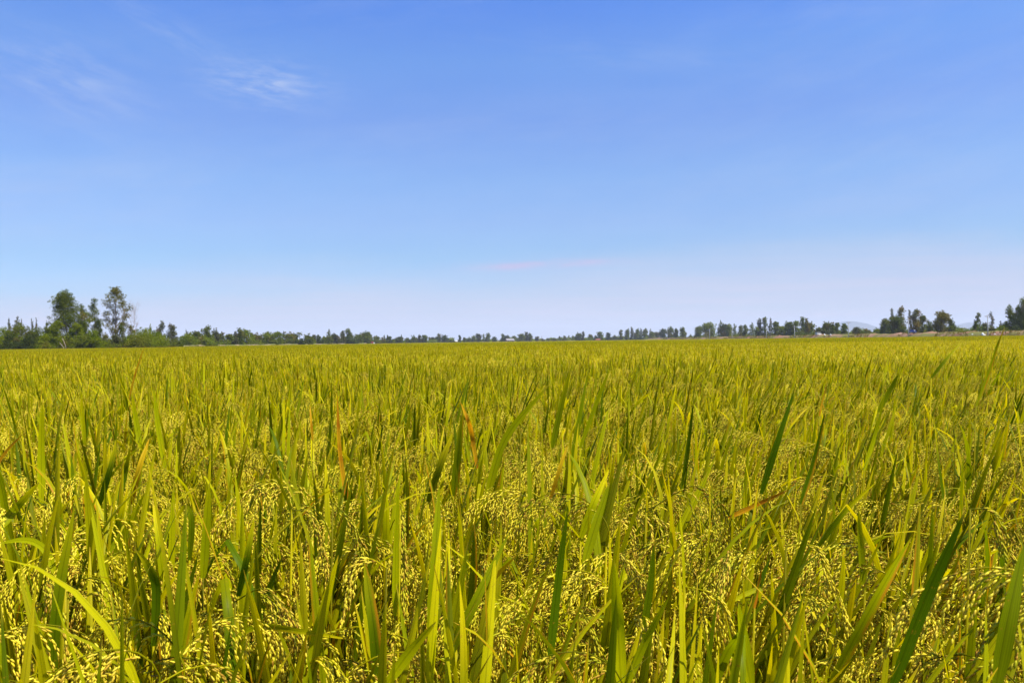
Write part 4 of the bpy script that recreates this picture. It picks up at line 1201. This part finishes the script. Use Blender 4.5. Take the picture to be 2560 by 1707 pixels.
HEROES = [
    ('rust-red dry blade poking up at the left picture edge', [(-30, 1205), (10, 1135), (57, 1085)], 2.0, 9, 0.9),
    ('thin reddish blade rising alone up to the bright green bush', [(322, 1000), (338, 935), (361, 866)], 3.2, 6, 0.85),
    ('upright broad green blade right below the thin reddish one', [(352, 1120), (340, 1050), (329, 978)], 2.6, 17, 0),
    ('dark green blade leaning left, right of the broad upright one', [(413, 1170), (396, 1070), (384, 969)], 2.4, 15, 0),
    ('blade with a bright yellow tip, left one of a pair at middle left', [(248, 1262), (276, 1170), (291, 1097)], 1.6, 19, 0, 0.02),
    ('blade with a bright yellow tip, right one of a pair at middle left', [(296, 1262), (312, 1185), (327, 1115)], 1.6, 15, 0, 0.08),
    ('brown-tinged withering blade just right of the yellow-tipped pair', [(328, 1260), (348, 1170), (374, 1094)], 1.65, 16, 0.65),
    ('broad dark upright blade at the left, below the thicket', [(104, 1260), (103, 1130), (106, 1000)], 1.8, 20, 0),
    ('longest broad blade leaning far to the right at picture centre', [(1212, 1262), (1262, 1100), (1373, 960)], 1.75, 27, 0),
    ('broad dark blade left of the long leaning one', [(1134, 1240), (1146, 1130), (1157, 1028)], 1.75, 22, 0),
    ('orange folded blade left of the long leaning centre blade', [(1193, 1170), (1180, 1090), (1170, 1050), (1151, 1005)], 1.9, 13, 0.95),
    ('green blade with an orange margin, lower left of the orange folded blade', [(1070, 1255), (1100, 1165), (1134, 1076)], 1.5, 20, 0.12),
    ('tall dark blade, left one of two right of the long leaning blade', [(1380, 1120), (1402, 1020), (1427, 918)], 2.3, 19, 0),
    ('tall dark blade, right one of two right of the long leaning blade', [(1423, 1190), (1446, 1060), (1471, 925)], 2.1, 20, 0),
    ('rusty-edged blade under the two tall dark blades', [(1376, 1250), (1398, 1175), (1419, 1112)], 1.6, 12, 0.7),
    ('bright yellow-green blade below the right tall dark blade', [(1452, 1345), (1486, 1255), (1523, 1172)], 1.3, 24, 0, 0.9),
    ('slender green blade leaning right with a yellow tip', [(1450, 1120), (1488, 1015), (1528, 912)], 2.3, 13, 0, 0.05),
    ('tallest orange-red blade, left of centre', [(872, 1270), (850, 1130), (843, 985)], 1.6, 13, 1.0),
    ('small red-brown blade tip left of the tallest orange blade', [(782, 1100), (778, 1055), (775, 1012)], 2.2, 7, 1.0),
    ('long thin yellowish blade pointing right to the skyline at the right', [(2328, 945), (2362, 902), (2405, 854)], 2.6, 9, 0, 0.1),
    ('yellow-green blade rising above the skyline near the right edge', [(2440, 1015), (2468, 945), (2494, 862), (2512, 818)], 2.0, 13, 0, 0.88),
    ('bright lime blade standing clear in the right half', [(2160, 1175), (2190, 1080), (2214, 978)], 1.9, 18, 0, 0.95),
    ('broad pale green blade in the right half, left of a dark one', [(1903, 1235), (1945, 1100), (1986, 976)], 1.6, 26, 0, 0.6),
    ('broad dark blade just right of the broad pale one', [(2002, 1260), (2036, 1150), (2063, 1026)], 1.6, 22, 0, 0.3),
    ('orange-tipped blade behind the broad dark one at the right', [(2048, 1040), (2058, 995), (2069, 952)], 2.4, 9, 0.9),
    ('dark blade leaning right behind the lime blade', [(2196, 1030), (2222, 980), (2248, 932)], 2.6, 14, 0),
    ('dark blade leaning left near the right edge', [(2362, 1262), (2346, 1150), (2335, 1043)], 1.6, 13, 0),
    ('long grey-green blade crossing the lower right corner region', [(2070, 1725), (2180, 1520), (2279, 1342)], 0.92, 36, 0, 0.35),
    ('widest bright green blade, out of focus at the lower right', [(2228, 1725), (2320, 1490), (2417, 1268)], 0.80, 52, 0, 0.7),
    ('very dark wide blurred blade at the right edge bottom', [(2490, 1725), (2525, 1540), (2560, 1365)], 0.76, 58, 0, 0.1),
    ('narrow dark blade between drooping panicles at lower right', [(2162, 1475), (2153, 1370), (2146, 1270)], 1.15, 19, 0),
    ('pale wide blade slanting right above the long grey-green one', [(2040, 1372), (2110, 1280), (2190, 1205)], 1.25, 22, 0, 0.4),
    ('green blade with sharp edge just right of bottom centre arch', [(1460, 1410), (1490, 1310), (1524, 1205)], 1.2, 26, 0, 0.3),
    ('yellow-tipped broad blade standing at the bottom, right of centre', [(1554, 1725), (1545, 1560), (1536, 1402)], 0.88, 38, 0, 0.06),
    ('narrow bright blade right of the yellow-tipped broad blade', [(1604, 1600), (1624, 1480), (1636, 1355)], 0.98, 26, 0, 0.5),
    ('pale blade slanting right at the bottom, right of centre', [(1560, 1725), (1615, 1600), (1672, 1492)], 0.84, 26, 0, 0.45),
    ('orange blade lying almost flat over the panicles, right of centre', [(1820, 1294), (1890, 1262), (1972, 1224)], 1.4, 14, 0.95),
    ('small vivid orange blade tip low at the right', [(1886, 1520), (1896, 1462), (1907, 1406)], 0.98, 13, 1.0),
    ('bright green fork-like blade at the bottom below the orange tip', [(1880, 1725), (1862, 1610), (1846, 1505)], 0.84, 38, 0, 0.75),
    ('long dark broad blade right of bottom centre', [(1376, 1640), (1396, 1450), (1420, 1262)], 0.98, 32, 0, 0.2),
    ('straight dark blade beside the hanging panicle at bottom centre', [(988, 1540), (990, 1370), (996, 1205)], 1.05, 20, 0, 0.15),
    ('broad bright blade standing at the bottom left of centre', [(952, 1725), (934, 1560), (911, 1402)], 0.88, 36, 0, 0.8),
    ('broad dark blade leaning right at the bottom left of centre', [(762, 1725), (800, 1560), (846, 1387)], 0.90, 34, 0, 0.25),
    ('tall broad blade just right of the hanging panicle', [(1076, 1575), (1088, 1400), (1098, 1214)], 1.0, 29, 0, 0.35),
    ('glaucous pale blade slanting right at bottom centre', [(1090, 1700), (1180, 1520), (1272, 1333)], 0.93, 28, 0, 0.4),
    ('dark blade with an orange margin slanting right at bottom centre', [(1140, 1600), (1205, 1480), (1294, 1384)], 0.97, 22, 0.3),
    ('short dark blade crossing low at bottom centre', [(965, 1712), (1025, 1630), (1090, 1553)], 0.82, 34, 0, 0.1),
    ('pale blade bent flat over the bottom left panicles', [(590, 1592), (648, 1566), (755, 1578), (873, 1597)], 0.93, 18, 0, 0.55),
    ('pale broad blade slanting right at the left edge', [(-10, 1330), (40, 1270), (98, 1205)], 1.25, 24, 0, 0.6),
    ('bright blade, left one of a V-shaped pair at lower left', [(268, 1392), (298, 1305), (320, 1221)], 1.25, 24, 0, 0.7),
    ('bright blade, right one of a V-shaped pair at lower left', [(284, 1390), (325, 1305), (366, 1227)], 1.25, 18, 0, 0.62),
    ('long dark broad blade in the bottom left corner', [(128, 1725), (145, 1500), (186, 1268)], 0.93, 32, 0, 0.2),
    ('blade arching over to the left edge, lower left', [(141, 1440), (112, 1373), (64, 1349), (-6, 1358)], 1.1, 20, 0, 0.5),
    ('bright blade with a bent shoulder, lower left', [(384, 1615), (390, 1470), (366, 1410), (338, 1372)], 0.98, 26, 0, 0.85),
    ('pale folded blade tip catching the light, lower left', [(474, 1400), (479, 1300), (462, 1267), (438, 1302)], 1.2, 17, 0, 0.97),
    ('straight ribbed blade standing tall at lower left', [(508, 1445), (516, 1320), (524, 1205)], 1.1, 24, 0, 0.35),
    ('blade with yellow tip right of the straight ribbed blade', [(596, 1490), (618, 1390), (636, 1291)], 1.02, 19, 0, 0.04),
    ('dark blade leaning left beside the pale folded tip', [(410, 1475), (398, 1360), (382, 1253)], 1.12, 18, 0, 0.15),
    ('green blade leaning right at the bottom, left of the bent flat one', [(440, 1725), (466, 1570), (499, 1428)], 0.9, 26, 0, 0.45),
]
for h in HEROES:
    hero(h[0], h[1], h[2], h[3], h[4], h[5] if len(h) > 5 else None)
EARS = [
    ('rice plant with an arching panicle in the bottom left corner', [(170, 1480), (223, 1443), (281, 1470), (313, 1540), (324, 1595)], 1.02),
    ('rice plant with a heavy fanned panicle left of bottom centre', [(588, 1502), (654, 1470), (704, 1508), (745, 1562), (762, 1620)], 0.95),
    ('rice plant with the widest arching panicle, right of centre', [(1615, 1280), (1690, 1232), (1746, 1214), (1797, 1252), (1842, 1319), (1852, 1375)], 1.25),
    ('rice plant with a long beaded panicle falling to the right, lower right', [(1965, 1364), (2035, 1364), (2067, 1424), (2096, 1481), (2114, 1530)], 1.05),
    ('rice plant with a thick drooping panicle near the right edge', [(2426, 1272), (2475, 1278), (2501, 1341), (2541, 1402)], 1.02),
    ('rice plant with a straight hanging panicle at bottom centre', [(1001, 1262), (1006, 1300), (1011, 1380), (1011, 1500)], 1.1),
    ('rice plant with a drooping panicle, left one of two left of centre', [(730, 1274), (776, 1284), (807, 1350), (816, 1418)], 1.2),
    ('rice plant with a drooping panicle, right one of two left of centre', [(832, 1256), (884, 1308), (914, 1395)], 1.2),
    ('rice plant with a panicle hanging over to the left at bottom centre', [(966, 1419), (919, 1396), (881, 1440), (860, 1524)], 1.02),
    ('rice plant with a short panicle leaning right, below the sharp-edged blade', [(1516, 1366), (1571, 1402), (1610, 1452)], 1.08),
    ('rice plant with a loose panicle falling right at the bottom', [(1446, 1516), (1479, 1572), (1518, 1654)], 0.95),
    ('rice plant with a panicle below the long leaning centre blade', [(1302, 1078), (1352, 1126), (1378, 1192)], 1.7),
    ('rice plant with a drooping panicle under the widest arching one', [(1712, 1466), (1778, 1482), (1817, 1526), (1844, 1612)], 1.0),
]
for lab, ear, d in EARS:
    hero(lab, None, d, ear=ear)

# ------------------------------------------------------------------ air
def haze():
    mb = MB(); mb.smooth = False
    mb.box((-14000, -600, -1.0), (14000, 14500, 260))
    m, g = new_mat('haze')
    out = g.n('ShaderNodeOutputMaterial'); v = g.n('ShaderNodeVolumePrincipled')
    v.inputs['Color'].default_value = HAZE_COL
    v.inputs['Density'].default_value = HAZE_DENS
    v.inputs['Anisotropy'].default_value = 0.0
    g.l(v.outputs[0], out.inputs['Volume'])
    o = mb.obj('haze', [m]); tag(o, 'thin blue haze over the plain', 'haze', None, 'stuff')
HAZE_COL, HAZE_DENS = (0.82, 0.89, 1.0, 1), 0.0001
haze()
